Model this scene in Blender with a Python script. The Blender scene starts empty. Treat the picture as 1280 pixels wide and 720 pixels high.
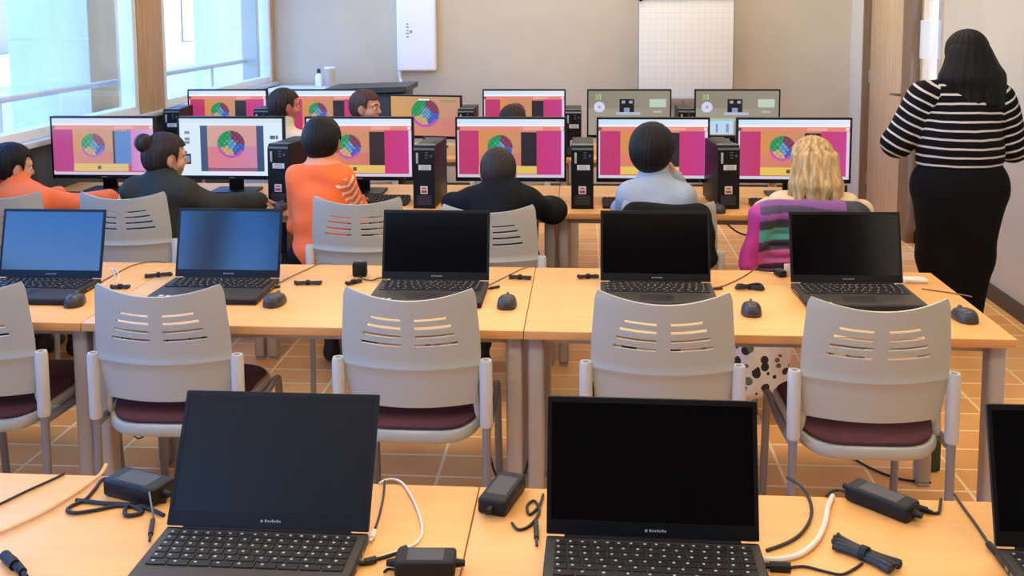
import bpy, bmesh, math, random
import numpy as np
from mathutils import Vector, Matrix
random.seed(7)
rng = np.random.default_rng(7)
S = bpy.context.scene
COL = S.collection
R = math.radians

# ------------------------------------------------------------------ camera
CAM_H, PSI, TH, RHO, CY, FPX = 1.658, 0.0736, 0.1025, 0.006, 136.9, 1249.8
_f = Vector((-math.sin(PSI)*math.cos(TH), math.cos(PSI)*math.cos(TH), -math.sin(TH)))
_r = Vector((math.cos(PSI), math.sin(PSI), 0)); _d = _f.cross(_r)
_r2 = _r*math.cos(RHO)+_d*math.sin(RHO); _d2 = -_r*math.sin(RHO)+_d*math.cos(RHO)
cam_data = bpy.data.cameras.new('camera'); cam = bpy.data.objects.new('camera', cam_data); COL.objects.link(cam)
cam.matrix_world = Matrix(((_r2.x,-_d2.x,-_f.x,0),(_r2.y,-_d2.y,-_f.y,0),(_r2.z,-_d2.z,-_f.z,CAM_H),(0,0,0,1)))
cam_data.sensor_width = 36; cam_data.lens = FPX/1280*36; cam_data.shift_y = -(360-CY)/1280
cam_data.clip_start = .05; cam_data.clip_end = 200
S.camera = cam

def at(px, py, Z=None, Y=None):
    """the point of a horizontal plane (or of a plane across the room) that lies at a pixel of the photograph"""
    v = _f + _r2*((px-640)/FPX) + _d2*((py-CY)/FPX)
    t = (Z-CAM_H)/v.z if Z is not None else Y/v.y
    return Vector((0,0,CAM_H)) + v*t

# ------------------------------------------------------------------ world, sun-less daylight, lamps, exposure
S.view_settings.view_transform = 'Standard'; S.view_settings.look = 'None'
S.view_settings.gamma = 1; S.view_settings.use_curve_mapping = False
S.view_settings.exposure = 0.0
W = bpy.data.worlds.new('world'); S.world = W; W.use_nodes = True
bg = W.node_tree.nodes['Background']
_tc = W.node_tree.nodes.new('ShaderNodeTexCoord'); _sx = W.node_tree.nodes.new('ShaderNodeSeparateXYZ'); _cr = W.node_tree.nodes.new('ShaderNodeValToRGB')
W.node_tree.links.new(_tc.outputs['Generated'], _sx.inputs[0]); W.node_tree.links.new(_sx.outputs['Z'], _cr.inputs[0]); W.node_tree.links.new(_cr.outputs[0], bg.inputs[0])
_cr.color_ramp.elements[0].color = (1,.99,.96,1); _cr.color_ramp.elements[1].color = (.07,.32,1,1); _cr.color_ramp.elements[1].position = .26; _cr.color_ramp.elements.new(.04).color = (.62,.82,1,1)
bg.inputs[1].default_value = 8.2
CEIL_POWER = 17.0
CEIL_COLOR = (1.0, .87, .68)

def area(name, loc, rot, sx, sy, power, color, parent=None, spread=None):
    l = bpy.data.lights.new(name, 'AREA'); l.shape = 'RECTANGLE'; l.size = sx; l.size_y = sy; l.energy = power; l.color = color
    if spread: l.spread = spread
    o = bpy.data.objects.new(name, l); COL.objects.link(o); o.location = loc; o.rotation_euler = rot
    if parent: o.parent = parent
    return o

# ------------------------------------------------------------------ materials
def lin(c):
    c = np.asarray(c, float)/255
    return tuple(np.where(c <= .04045, c/12.92, ((c+.055)/1.055)**2.4))
MATS = {}
def nt(m): return m.node_tree.nodes, m.node_tree.links
def mat(name, rgb=(128,128,128), rough=.6, metal=0., var=0., scale=8., bump=0., bscale=60., stretch=None, spec=.5, sheen=0., trans=0.):
    if name in MATS: return MATS[name]
    m = bpy.data.materials.new(name); m.use_nodes = True; N, L = nt(m); b = N['Principled BSDF']
    c = lin(rgb); b.inputs['Base Color'].default_value = (*c, 1); b.inputs['Roughness'].default_value = rough
    b.inputs['Metallic'].default_value = metal; b.inputs['Specular IOR Level'].default_value = spec
    if sheen: b.inputs['Sheen Weight'].default_value = sheen
    if trans: b.inputs['Transmission Weight'].default_value = trans
    if var or bump:
        tc = N.new('ShaderNodeTexCoord'); mp = N.new('ShaderNodeMapping'); L.new(tc.outputs['Object'], mp.inputs[0])
        if stretch: mp.inputs['Scale'].default_value = stretch
    if var:
        n = N.new('ShaderNodeTexNoise'); n.inputs['Scale'].default_value = scale; n.inputs['Detail'].default_value = 4; L.new(mp.outputs[0], n.inputs[0])
        r = N.new('ShaderNodeValToRGB'); L.new(n.outputs[0], r.inputs[0])
        r.color_ramp.elements[0].position = .3; r.color_ramp.elements[1].position = .7
        r.color_ramp.elements[0].color = (*[max(0,x*(1-var)) for x in c],1); r.color_ramp.elements[1].color = (*[min(1,x*(1+var)) for x in c],1)
        L.new(r.outputs[0], b.inputs['Base Color'])
    if bump:
        n2 = N.new('ShaderNodeTexNoise'); n2.inputs['Scale'].default_value = bscale; n2.inputs['Detail'].default_value = 3; L.new(mp.outputs[0], n2.inputs[0])
        bp = N.new('ShaderNodeBump'); bp.inputs['Strength'].default_value = bump; bp.inputs['Distance'].default_value = .01; L.new(n2.outputs[0], bp.inputs['Height']); L.new(bp.outputs[0], b.inputs['Normal'])
    MATS[name] = m; return m
def attr_mat(name, rough=.7, emit=False, bump=0., bscale=80):
    if name in MATS: return MATS[name]
    m = mat(name, rough=rough, bump=bump, bscale=bscale); N, L = nt(m); b = N['Principled BSDF']
    a = N.new('ShaderNodeAttribute'); a.attribute_name = 'col'
    L.new(a.outputs['Color'], b.inputs['Base Color'])
    if emit:
        L.new(a.outputs['Color'], b.inputs['Emission Color']); b.inputs['Emission Strength'].default_value = 1.0
        mx = N.new('ShaderNodeMix'); mx.data_type = 'RGBA'; mx.inputs['Factor'].default_value = 1; mx.inputs['B'].default_value = (.01,.01,.012,1)
        L.new(mx.outputs['Result'], b.inputs['Base Color'])
    return m
def wood(name, rgb, rough=.4, var=.16, stretch=(1.2,14,14)):
    return mat(name, rgb, rough, var=var, scale=3.2, stretch=stretch)
def stripes_mat(name, dark, light, period, frac, phase=0., rough=.8):
    m = mat(name, dark, rough, bump=.15, bscale=220, spec=.15); N, L = nt(m); b = N['Principled BSDF']
    a = N.new('ShaderNodeAttribute'); a.attribute_name = 'u'
    ns = N.new('ShaderNodeTexNoise'); ns.inputs['Scale'].default_value = 5; tc = N.new('ShaderNodeTexCoord'); L.new(tc.outputs['Object'], ns.inputs[0])
    def mth(op, x, y=None):
        n = N.new('ShaderNodeMath'); n.operation = op
        for i, v in enumerate((x, y)):
            if v is None: continue
            if hasattr(v, 'links'): L.new(v, n.inputs[i])
            else: n.inputs[i].default_value = v
        return n.outputs[0]
    w = mth('MULTIPLY', mth('SUBTRACT', ns.outputs[0], .5), .02)
    f = mth('FRACT', mth('ADD', mth('DIVIDE', mth('ADD', a.outputs['Fac'], w), period), phase+50))
    g = mth('LESS_THAN', f, frac)
    mx = N.new('ShaderNodeMix'); mx.data_type = 'RGBA'; L.new(g, mx.inputs['Factor'])
    mx.inputs['A'].default_value = (*lin(dark),1); mx.inputs['B'].default_value = (*lin(light),1)
    L.new(mx.outputs['Result'], b.inputs['Base Color']); return m

# ------------------------------------------------------------------ mesh helpers
def box(bm, c, s, bevel=0., rot=None, mi=0, seg=2):
    r = bmesh.ops.create_cube(bm, size=1.0); vs = r['verts']
    for v in vs: v.co = Vector((v.co.x*s[0], v.co.y*s[1], v.co.z*s[2]))
    fs = {f for v in vs for f in v.link_faces}
    if bevel:
        es = list({e for v in vs for e in v.link_edges})
        b = bmesh.ops.bevel(bm, geom=es, offset=bevel, segments=seg, profile=.5, affect='EDGES', clamp_overlap=True)
        vs = list({v for f in b['faces'] for v in f.verts} | {v for v in vs if v.is_valid}); fs = {f for v in vs for f in v.link_faces}
    M = Matrix.Translation(Vector(c)) @ (rot.to_4x4() if rot is not None else Matrix.Identity(4))
    bmesh.ops.transform(bm, matrix=M, verts=vs)
    for f in fs: f.material_index = mi
    return vs
def cyl(bm, p0, p1, r0, r1=None, n=20, mi=0, cap=True):
    r1 = r0 if r1 is None else r1; p0 = Vector(p0); p1 = Vector(p1); d = p1-p0
    r = bmesh.ops.create_cone(bm, cap_ends=cap, segments=n, radius1=r0, radius2=r1, depth=d.length)
    q = d.to_track_quat('Z', 'Y').to_matrix().to_4x4()
    bmesh.ops.transform(bm, matrix=Matrix.Translation((p0+p1)/2) @ q, verts=r['verts'])
    for f in {f for v in r['verts'] for f in v.link_faces}: f.material_index = mi
    return r['verts']
def smooth_path(pts, n=6):
    pts = [Vector(p) for p in pts]; out = []
    for i in range(len(pts)-1):
        p0 = pts[max(0,i-1)]; p1 = pts[i]; p2 = pts[i+1]; p3 = pts[min(len(pts)-1,i+2)]
        for k in range(n):
            t = k/n
            out.append(.5*((2*p1)+(p2-p0)*t+(2*p0-5*p1+4*p2-p3)*t*t+(3*p1-p0-3*p2+p3)*t**3))
    out.append(pts[-1]); return out
def tube(bm, pts, r, n=8, mi=0, flat=1., smooth=5):
    P = smooth_path(pts, smooth) if smooth else [Vector(p) for p in pts]
    rings = []; up = Vector((0,0,1)); m = len(P)
    rr = r if isinstance(r, (list,tuple)) else None
    for i, p in enumerate(P):
        t = (P[min(i+1,m-1)]-P[max(i-1,0)]).normalized()
        a = t.cross(up)
        if a.length < 1e-3: a = t.cross(Vector((0,1,0)))
        a.normalize(); b = a.cross(t).normalized()
        q = (rr[0]+(rr[1]-rr[0])*i/(m-1)) if rr else r
        rings.append([bm.verts.new(p + a*(q*math.cos(2*math.pi*k/n)) + b*(q*flat*math.sin(2*math.pi*k/n))) for k in range(n)])
    for i in range(m-1):
        for k in range(n):
            f = bm.faces.new((rings[i][k], rings[i][(k+1)%n], rings[i+1][(k+1)%n], rings[i+1][k])); f.material_index = mi
    bm.faces.new(rings[0]).material_index = mi; bm.faces.new(list(reversed(rings[-1]))).material_index = mi
def lathe(bm, prof, c=(0,0,0), n=24, mi=0):
    rings = []
    for r, z in prof:
        rings.append([bm.verts.new((c[0]+r*math.cos(2*math.pi*k/n), c[1]+r*math.sin(2*math.pi*k/n), c[2]+z)) for k in range(n)])
    for i in range(len(rings)-1):
        for k in range(n):
            bm.faces.new((rings[i][k], rings[i][(k+1)%n], rings[i+1][(k+1)%n], rings[i+1][k])).material_index = mi
    bm.faces.new(list(reversed(rings[0]))).material_index = mi; bm.faces.new(rings[-1]).material_index = mi
def ball(bm, c, r, mi=0, u=16, v=10, rot=None):
    q = bmesh.ops.create_uvsphere(bm, u_segments=u, v_segments=v, radius=1.0)
    r = r if isinstance(r, (tuple,list)) else (r,r,r)
    M = Matrix.Translation(Vector(c)) @ (rot.to_4x4() if rot is not None else Matrix.Identity(4)) @ Matrix.Diagonal((*r,1))
    bmesh.ops.transform(bm, matrix=M, verts=q['verts'])
    for f in {f for x in q['verts'] for f in x.link_faces}: f.material_index = mi
def prism(bm, outline, y0, y1, mi=0, plane='xz'):
    """outline in two axes, pushed along the third"""
    def p(a, b, t): return {'xz':(a,t,b), 'xy':(a,b,t), 'yz':(t,a,b)}[plane]
    A = [bm.verts.new(p(a,b,y0)) for a, b in outline]; B = [bm.verts.new(p(a,b,y1)) for a, b in outline]; n = len(A)
    fs = [bm.faces.new(A), bm.faces.new(list(reversed(B)))]
    for i in range(n): fs.append(bm.faces.new((A[i], B[i], B[(i+1)%n], A[(i+1)%n])))
    for f in fs: f.material_index = mi
def new(): return bmesh.new()
def obj(name, bm, mats, parent=None, smooth=True, ang=38):
    bmesh.ops.recalc_face_normals(bm, faces=bm.faces)
    if smooth:
        for f in bm.faces: f.smooth = True
        for e in bm.edges:
            e.smooth = not (len(e.link_faces) == 2 and e.calc_face_angle(0) > R(ang))
    me = bpy.data.meshes.new(name); bm.to_mesh(me); bm.free()
    o = bpy.data.objects.new(name, me); COL.objects.link(o)
    for m in (mats if isinstance(mats, (list,tuple)) else [mats]): me.materials.append(m)
    if parent is not None: o.parent = parent
    return o
def tag(o, label, cat, group=None, kind=None):
    o['label'] = label; o['category'] = cat
    if group: o['group'] = group
    if kind: o['kind'] = kind
    return o
def thing(name, label, cat, loc=(0,0,0), rz=0, group=None):
    o = bpy.data.objects.new(name, None); COL.objects.link(o); o.location = loc; o.rotation_euler = (0,0,rz)
    o.empty_display_size = .05
    return tag(o, label, cat, group)
def struct(name, bm, m, smooth=False):
    o = obj(name, bm, m, smooth=smooth); o['kind'] = 'structure'; return o
def dup(root, loc, rz=0, label=None, skip=()):
    def rec(o, parent):
        c = o.copy(); COL.objects.link(c)
        if parent is not None: c.parent = parent
        for ch in list(o.children):
            if ch.name.split('.')[0] not in skip: rec(ch, c)
        return c
    r = rec(root, None); r.location = loc; r.rotation_euler = (0,0,rz)
    if label: r['label'] = label
    return r
def mesh_np(name, V, Q, mats, parent=None, attrs=None, cols=None, smooth=True, mesh_only=False):
    me = bpy.data.meshes.new(name); n = len(V); m = len(Q); k = Q.shape[1]
    me.vertices.add(n); me.vertices.foreach_set('co', np.asarray(V, np.float32).ravel())
    me.loops.add(m*k); me.loops.foreach_set('vertex_index', np.asarray(Q, np.int32).ravel())
    me.polygons.add(m); me.polygons.foreach_set('loop_start', np.arange(0, m*k, k, dtype=np.int32))
    me.polygons.foreach_set('use_smooth', np.full(m, smooth))
    me.update(calc_edges=True)
    if attrs is not None:
        for an, av in attrs.items():
            a = me.attributes.new(an, 'FLOAT', 'POINT'); a.data.foreach_set('value', np.asarray(av, np.float32))
    if cols is not None:
        dom = 'FACE' if len(cols) == m and len(cols) != n else 'POINT'
        a = me.attributes.new('col', 'FLOAT_COLOR', dom); a.data.foreach_set('color', np.c_[cols, np.ones(len(cols))].astype(np.float32).ravel())
    for mm in (mats if isinstance(mats, (list,tuple)) else [mats]): me.materials.append(mm)
    o = bpy.data.objects.new(name, me); COL.objects.link(o)
    if parent is not None: o.parent = parent
    return o

# ------------------------------------------------------------------ smooth-blended bodies (distance field + surface nets)
def cap(a, b, ra, rb=None, k=.02): return ('c', np.array(a,float), np.array(b,float), ra, ra if rb is None else rb, k)
def ell(c, r, Rm=None, k=.02): return ('e', np.array(c,float), np.array(r,float), np.eye(3) if Rm is None else np.asarray(Rm,float), k)
def dist(p, P):
    if p[0] == 'c':
        a, b, ra, rb = p[1:5]; ab = b-a; L2 = max(ab@ab, 1e-9)
        t = np.clip(((P-a)@ab)/L2, 0, 1)
        return np.linalg.norm(P-a-t[...,None]*ab, axis=-1)-(ra+(rb-ra)*t)
    q = (P-p[1])@p[3]; r = p[2]
    k0 = np.linalg.norm(q/r, axis=-1); k1 = np.linalg.norm(q/(r*r), axis=-1)+1e-9
    return k0*(k0-1)/k1
def bounds(p, inf):
    if p[0] == 'c':
        r = max(p[3], p[4])+inf; return np.minimum(p[1],p[2])-r, np.maximum(p[1],p[2])+r
    e = np.sqrt(((p[3]*p[2])**2).sum(1))+inf; return p[1]-e, p[1]+e
def nets(prims, h=.006, inflate=0., clips=(), noise=None):
    lo = np.min([bounds(p,inflate)[0] for p in prims], 0)-.03; hi = np.max([bounds(p,inflate)[1] for p in prims], 0)+.03
    n = np.ceil((hi-lo)/h).astype(int)+1
    F = np.full(n, .5, np.float32); ax = [lo[i]+h*np.arange(n[i]) for i in range(3)]
    for p in prims:
        a, b = bounds(p, inflate+.045)
        i0 = np.clip(((a-lo)/h).astype(int), 0, n-1); i1 = np.clip(((b-lo)/h).astype(int)+2, 0, n)
        G = np.stack(np.meshgrid(*[ax[i][i0[i]:i1[i]] for i in range(3)], indexing='ij'), -1)
        d = dist(p, G)-inflate; sl = tuple(slice(i0[i], i1[i]) for i in range(3)); f = F[sl]; k = p[5] if p[0]=='c' else p[4]
        hh = np.maximum(k-np.abs(f-d), 0)/k
        F[sl] = np.minimum(f, d)-hh*hh*k*.25
    near = np.abs(F) < .05
    idx = np.argwhere(near); P = lo+idx*h
    v = F[near]
    if noise is not None: v = v+noise(P)
    for c in clips: v = np.maximum(v, c(P))
    F[near] = v
    B = F < 0
    c8 = sum(B[i:n[0]-1+i, j:n[1]-1+j, k:n[2]-1+k].astype(np.int8) for i in (0,1) for j in (0,1) for k in (0,1))
    cells = np.argwhere((c8 > 0) & (c8 < 8)); cid = np.full(tuple(n-1), -1, np.int32); cid[tuple(cells.T)] = np.arange(len(cells))
    acc = np.zeros((len(cells),3)); cnt = np.zeros(len(cells))
    for axis in range(3):
        o1, o2 = [x for x in range(3) if x != axis]
        for u in (0,1):
            for w in (0,1):
                s = np.zeros(3, int); s[o1] = u; s[o2] = w; e = s.copy(); e[axis] = 1
                fa = F[tuple((cells+s).T)]; fb = F[tuple((cells+e).T)]; x = (fa < 0) != (fb < 0)
                t = np.where(x, fa/np.where(x, fa-fb, 1), 0)
                pt = np.repeat(s[None].astype(float), len(cells), 0); pt[:,axis] += t
                acc[x] += pt[x]; cnt += x
    V = lo+h*(cells+acc/np.maximum(cnt,1)[:,None])
    Q = []
    for axis in range(3):
        o1, o2 = (axis+1)%3, (axis+2)%3
        A = B[tuple(slice(0, n[i]-1) if i == axis else slice(1, n[i]-1) for i in range(3))]
        C = B[tuple(slice(1, n[i]) if i == axis else slice(1, n[i]-1) for i in range(3))]
        ed = np.argwhere(A != C); off = np.array([0 if i == axis else 1 for i in range(3)]); g = ed+off
        sgn = A[tuple(ed.T)]
        def cidat(d1, d2):
            q = g.copy(); q[:,o1] += d1; q[:,o2] += d2; return cid[tuple(q.T)]
        q = np.stack([cidat(-1,-1), cidat(0,-1), cidat(0,0), cidat(-1,0)], 1)
        q[~sgn] = q[~sgn][:,::-1]; Q.append(q)
    Q = np.concatenate(Q); Q = Q[(Q >= 0).all(1)]
    return V, Q
def wrinkle(amp, f=35., seed=0):
    r = np.random.default_rng(seed); D = r.normal(size=(5,3)); D /= np.linalg.norm(D, axis=1)[:,None]; ph = r.uniform(0,6,5); fr = f*r.uniform(.6,1.6,5)
    return lambda P: amp*sum(np.sin((P@D[i])*fr[i]+ph[i]) for i in range(5))/2.2
def nearest_u(prims, V, tests):
    """distance along the nearest limb, used by knitted stripes"""
    D = np.stack([dist(p, V) for p in prims], 1); j = D.argmin(1); u = V[:,2].copy()
    for i, p in enumerate(prims):
        if i in tests:
            s = j == i; ab = p[2]-p[1]; L = np.linalg.norm(ab); u[s] = tests[i]-((V[s]-p[1])@(ab/L))
    return u
def Rz(a): return np.array([[math.cos(a),-math.sin(a),0],[math.sin(a),math.cos(a),0],[0,0,1]])
def Rx(a): return np.array([[1,0,0],[0,math.cos(a),-math.sin(a)],[0,math.sin(a),math.cos(a)]])
def Ry(a): return np.array([[math.cos(a),0,math.sin(a)],[0,1,0],[-math.sin(a),0,math.cos(a)]])

# ================================================================== THE ROOM
XL, XR, YB, YF, ZC = -2.78, 2.285, 8.8, -3.2, 2.9
SILL = 1.0
plaster = mat('beige wall paint', (197,188,170), .85, var=.04, scale=3, bump=.05, bscale=90)
white_pl = mat('white ceiling paint', (235,230,222), .9, var=.02)
# floor: small warm stoneware tiles with pale joints
fm = mat('warm tile', (196,132,76), .33); N, L = nt(fm); b = N['Principled BSDF']
tc = N.new('ShaderNodeTexCoord'); mp = N.new('ShaderNodeMapping'); L.new(tc.outputs['Object'], mp.inputs[0]); mp.inputs['Location'].default_value = (.52+.305*4, .0, 0)
br = N.new('ShaderNodeTexBrick'); br.offset = 0; br.squash = 1; L.new(mp.outputs[0], br.inputs[0])
br.inputs['Scale'].default_value = 1; br.inputs['Brick Width'].default_value = .305; br.inputs['Row Height'].default_value = .1685; br.inputs['Mortar Size'].default_value = .006; br.inputs['Mortar Smooth'].default_value = .2
br.inputs['Color1'].default_value = (*lin((226,160,90)),1); br.inputs['Color2'].default_value = (*lin((242,182,108)),1); br.inputs['Mortar'].default_value = (*lin((255,226,172)),1)
ns = N.new('ShaderNodeTexNoise'); ns.inputs['Scale'].default_value = 5; ns.inputs['Detail'].default_value = 5; L.new(tc.outputs['Object'], ns.inputs[0])
mx = N.new('ShaderNodeMix'); mx.data_type = 'RGBA'; mx.blend_type = 'OVERLAY'; mx.inputs['Factor'].default_value = .35; L.new(br.outputs['Color'], mx.inputs['A']); L.new(ns.outputs[0], mx.inputs['B']); L.new(mx.outputs['Result'], b.inputs['Base Color'])
bp = N.new('ShaderNodeBump'); bp.inputs['Strength'].default_value = .25; bp.inputs['Distance'].default_value = .003; bp.invert = True; L.new(br.outputs['Fac'], bp.inputs['Height']); L.new(bp.outputs[0], b.inputs['Normal'])
bm = new(); box(bm, ((XL+XR)/2, (YB+YF)/2, -.05), (XR-XL+.6, YB-YF+.6, .1)); struct('floor', bm, fm)
bm = new(); box(bm, ((XL+XR)/2, (YB+YF)/2, ZC+.05), (XR-XL+.6, YB-YF+.6, .1)); struct('ceiling', bm, white_pl)
bm = new(); box(bm, ((XL+XR)/2, YB+.1, ZC/2), (XR-XL+.6, .2, ZC)); struct('wall_back', bm, plaster)
bm = new(); box(bm, ((XL+XR)/2, YF-.1, ZC/2), (XR-XL+.6, .2, ZC)); struct('wall_front', bm, mat('dark brown reflection backing', (40,33,28), .85, var=.1, scale=4))  # unseen wall, coloured dark so the laptop screens reflect black
# right wall: a door near the far corner, then a glazed side light
DY0, DY1, GY0, GY1 = 7.23, 8.26, 6.60, 7.03
bm = new()
def wseg(y0, y1, z0, z1): box(bm, (XR+.08, (y0+y1)/2, (z0+z1)/2), (.16, y1-y0, z1-z0))
wseg(YF, GY0, 0, ZC); wseg(GY0, DY1, 2.15, ZC); wseg(DY1, YB, 0, ZC); struct('wall_right', bm, plaster)
bm = new(); box(bm, (XR-.012, -1.95, ZC/2), (.024, 2.5, ZC)); struct('trim_9', bm, mat('dark brown reflection backing'))  # added panel out of view, keeps the beige wall out of screen reflections
oak = wood('pale oak', (192,166,134), .45, stretch=(14,14,1.2)); oak_dark = wood('brown oak frame', (122,98,78), .5, stretch=(14,14,1.2))
steel = mat('brushed steel', (170,168,165), .35, 1.0); black_pl = mat('black plastic', (11,10,12), .45, spec=.3, var=.05, bump=.04, bscale=300)
bm = new(); box(bm, (XR+.03, (DY0+DY1)/2, 1.03), (.045, DY1-DY0-.01, 2.06), .003)
door = struct('door_1', bm, oak, True)
bm = new()
box(bm, (XR-.002, DY0+.14, 1.005), (.008, .05, .05), .002); cyl(bm, (XR, DY0+.14, 1.01), (XR-.05, DY0+.14, 1.01), .01); tube(bm, [(XR-.05,DY0+.14,1.01),(XR-.055,DY0+.20,1.008),(XR-.05,DY0+.27,1.004)], .009)
obj('door_handle', bm, steel, door)
bm = new(); cyl(bm, (XR+.01, DY0+.14, .93), (XR-.008, DY0+.14, .93), .022); box(bm, (XR-.008, DY0+.14, .925), (.004,.006,.02)); obj('lock', bm, steel, door)
bm = new()
for z in (.25, 1.08, 1.82): cyl(bm, (XR+.005, DY1-.008, z-.05), (XR+.005, DY1-.008, z+.05), .009)
obj('hinge', bm, steel, door)
bm = new()
box(bm, (XR+.05, (GY1+DY0)/2, 1.075), (.22, DY0-GY1, 2.15), .004); box(bm, (XR+.05, DY1+.012, 1.075), (.2, .03, 2.15), .003); box(bm, (XR+.05, (GY1+DY1)/2, 2.11), (.2, DY1-GY1, .09), .003)
struct('trim_1', bm, oak_dark, True)
bm = new(); box(bm, (XR-.004, (DY1+.03+YB)/2, ZC/2), (.008, YB-DY1-.03, ZC)); struct('trim_8', bm, mat('pale grey wall strip', (206,208,204), .6))  # thin pale sheet over the wall from door frame to far corner
glass = mat('window glass', (255,255,255), .0); N, L = nt(glass); b = N['Principled BSDF']
tr = N.new('ShaderNodeBsdfTransparent'); gl = N.new('ShaderNodeBsdfGlossy'); gl.inputs['Roughness'].default_value = .02; fr = N.new('ShaderNodeFresnel'); fr.inputs[0].default_value = 1.45; ms = N.new('ShaderNodeMixShader')
ge = N.new('ShaderNodeNewGeometry'); mm_ = N.new('ShaderNodeMath'); mm_.operation = 'MULTIPLY'; m1_ = N.new('ShaderNodeMath'); m1_.operation = 'SUBTRACT'; m1_.inputs[0].default_value = 1
L.new(ge.outputs['Backfacing'], m1_.inputs[1]); L.new(fr.outputs[0], mm_.inputs[0]); L.new(m1_.outputs[0], mm_.inputs[1]); L.new(mm_.outputs[0], ms.inputs[0]); L.new(tr.outputs[0], ms.inputs[1]); L.new(gl.outputs[0], ms.inputs[2]); L.new(ms.outputs[0], N['Material Output'].inputs[0])
bm = new(); w = .045
for y in (GY0+w/2, GY1-w/2): box(bm, (XR+.05, y, 1.075), (.1, w, 2.15), .003)
for z in (.05, 2.12): box(bm, (XR+.05, (GY0+GY1)/2, z), (.1, GY1-GY0, .1), .003)
side = struct('window_3', bm, oak, True)
bm = new(); box(bm, (XR+.05, (GY0+GY1)/2, 1.07), (.008, GY1-GY0-2*w, 2.0)); obj('pane', bm, glass, side)
paper = mat('white paper', (226,230,232), .9, var=.03)
bm = new(); box(bm, (XR-.004, 6.945, 1.42), (.003, .22, .26)); tag(obj('paper_notice', bm, paper, smooth=False), 'blank pale paper notice taped to glass beside the door', 'notice')
bm = new(); box(bm, (XR-.008, (YF+GY0)/2, .045), (.016, GY0-YF, .09), .003); struct('baseboard_right', bm, mat('dark skirting', (58,48,42), .5), True)
bm = new(); box(bm, ((XL+XR)/2, YB-.008, .045), (XR-XL, .016, .09), .003); struct('baseboard_back', bm, mat('dark skirting'), True)
bm = new(); box(bm, (XR+2.2, 8.6, .75), (.1, 6.0, 1.5)); struct('wall_corridor', bm, mat('warm corridor wall', (200,176,140), .85, var=.05))
bm = new(); box(bm, (XR+1.3, 8.6, -.05), (1.9, 6.0, .1)); struct('floor_corridor', bm, mat('warm corridor wall'))
bm = new(); cyl(bm, (XR+2.1, 6.5, 1.5), (XR+2.1, 9.5, 2.1), .025, n=12); o = obj('handrail', bm, mat('grey handrail', (120,116,108), .5)); tag(o, 'sloping grey handrail behind the glass beside the door', 'railing')
# left wall: dark lower wall, long strip of windows between wooden posts
dark_wall = mat('dark blue-grey wall panel', (62,66,76), .7, var=.06, scale=4)
bm = new(); box(bm, (XL-.15, (YB+YF)/2, SILL/2-.015), (.3, YB-YF, SILL-.03)); struct('wall_left', bm, dark_wall)
bm = new(); box(bm, (XL-.15, (YB+YF)/2, 2.87), (.3, YB-YF, .06)); struct('wall_left_lintel', bm, plaster)
sill_m = mat('pale blue-grey sill', (196,204,210), .5); alu = mat('white window frame', (226,232,234), .4)
bm = new(); box(bm, (XL-.13, (YB+YF)/2, SILL-.015), (.34, YB-YF, .03), .004); struct('trim_2', bm, sill_m, True)
post_m = wood('honey wood post', (190,154,118), .5, stretch=(14,14,1.2))
posts = [(8.72,YB), (6.05,6.42), (2.6,3.0), (-.85,-.45), (YF,-2.95)]
for i, (a, b_) in enumerate(posts):
    bm = new(); box(bm, (XL-.07, (a+b_)/2, (SILL+2.84)/2), (.14, b_-a, 2.84-SILL), .004); struct('trim_%d' % (i+3), bm, post_m, True)
for i in range(4):
    y1, y0 = posts[i][0], posts[i+1][1]
    bm = new(); fw = .055
    for y in (y0+fw/2, y1-fw/2): box(bm, (XL-.05, y, (SILL+2.83)/2), (.09, fw, 2.83-SILL), .004)
    for z in (SILL+fw/2, 2.83-fw/2): box(bm, (XL-.05, (y0+y1)/2, z), (.085, y1-y0, fw), .004)
    wo = struct('window_%d' % (i+1 if i < 2 else i+2), bm, alu, True)
    bm = new(); box(bm, (XL-.06, (y0+y1)/2, (SILL+2.83)/2), (.008, y1-y0-2*fw, 2.83-SILL-2*fw)); obj('pane', bm, glass, wo)
# outside: rail, concrete pillars, pavement, pale buildings across the street
conc = mat('pale concrete', (196,186,156), .85, var=.12, scale=3.5, bump=.3, bscale=25, stretch=(1,1,.35))
for i, y in enumerate((6.84, 10.24)):
    bm = new(); box(bm, (-3.8, y+.3, 1.4), (.6, .6, 5.2), .015)
    for z in (.2, 1.45, 2.7): box(bm, (-3.8, y+.3, z), (.606, .606, .012))
    tag(obj('concrete_pillar', bm, conc), ['concrete pillar outside the nearer window, left of the wooden post', 'concrete pillar outside the farther window, right of the wooden post'][i], 'pillar', 'concrete pillars outside')
bm = new(); cyl(bm, (-3.06, -3, 1.185), (-3.06, 9.5, 1.185), .018, n=14)
for y in np.arange(-2.5, 9.6, 1.5): cyl(bm, (-3.06, y, -.2), (-3.06, y, 1.18), .012, n=10)
tag(obj('outdoor_railing', bm, mat('grey painted steel', (196,188,172), .5)), 'slim grey handrail running outside along the windows', 'railing')
bm = new(); box(bm, (-20.2, 6, -.25), (34.2, 70, .1)); struct('pavement', bm, mat('pale pavement', (232,214,186), .9, var=.05))
fac = mat('white facade', (248,232,210), .9, var=.03); facp = mat('pink render', (240,196,172), .9, var=.05); fwin = mat('dark facade window', (96,104,116), .2); roof_m = mat('terracotta roof', (190,128,100), .8)
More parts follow.
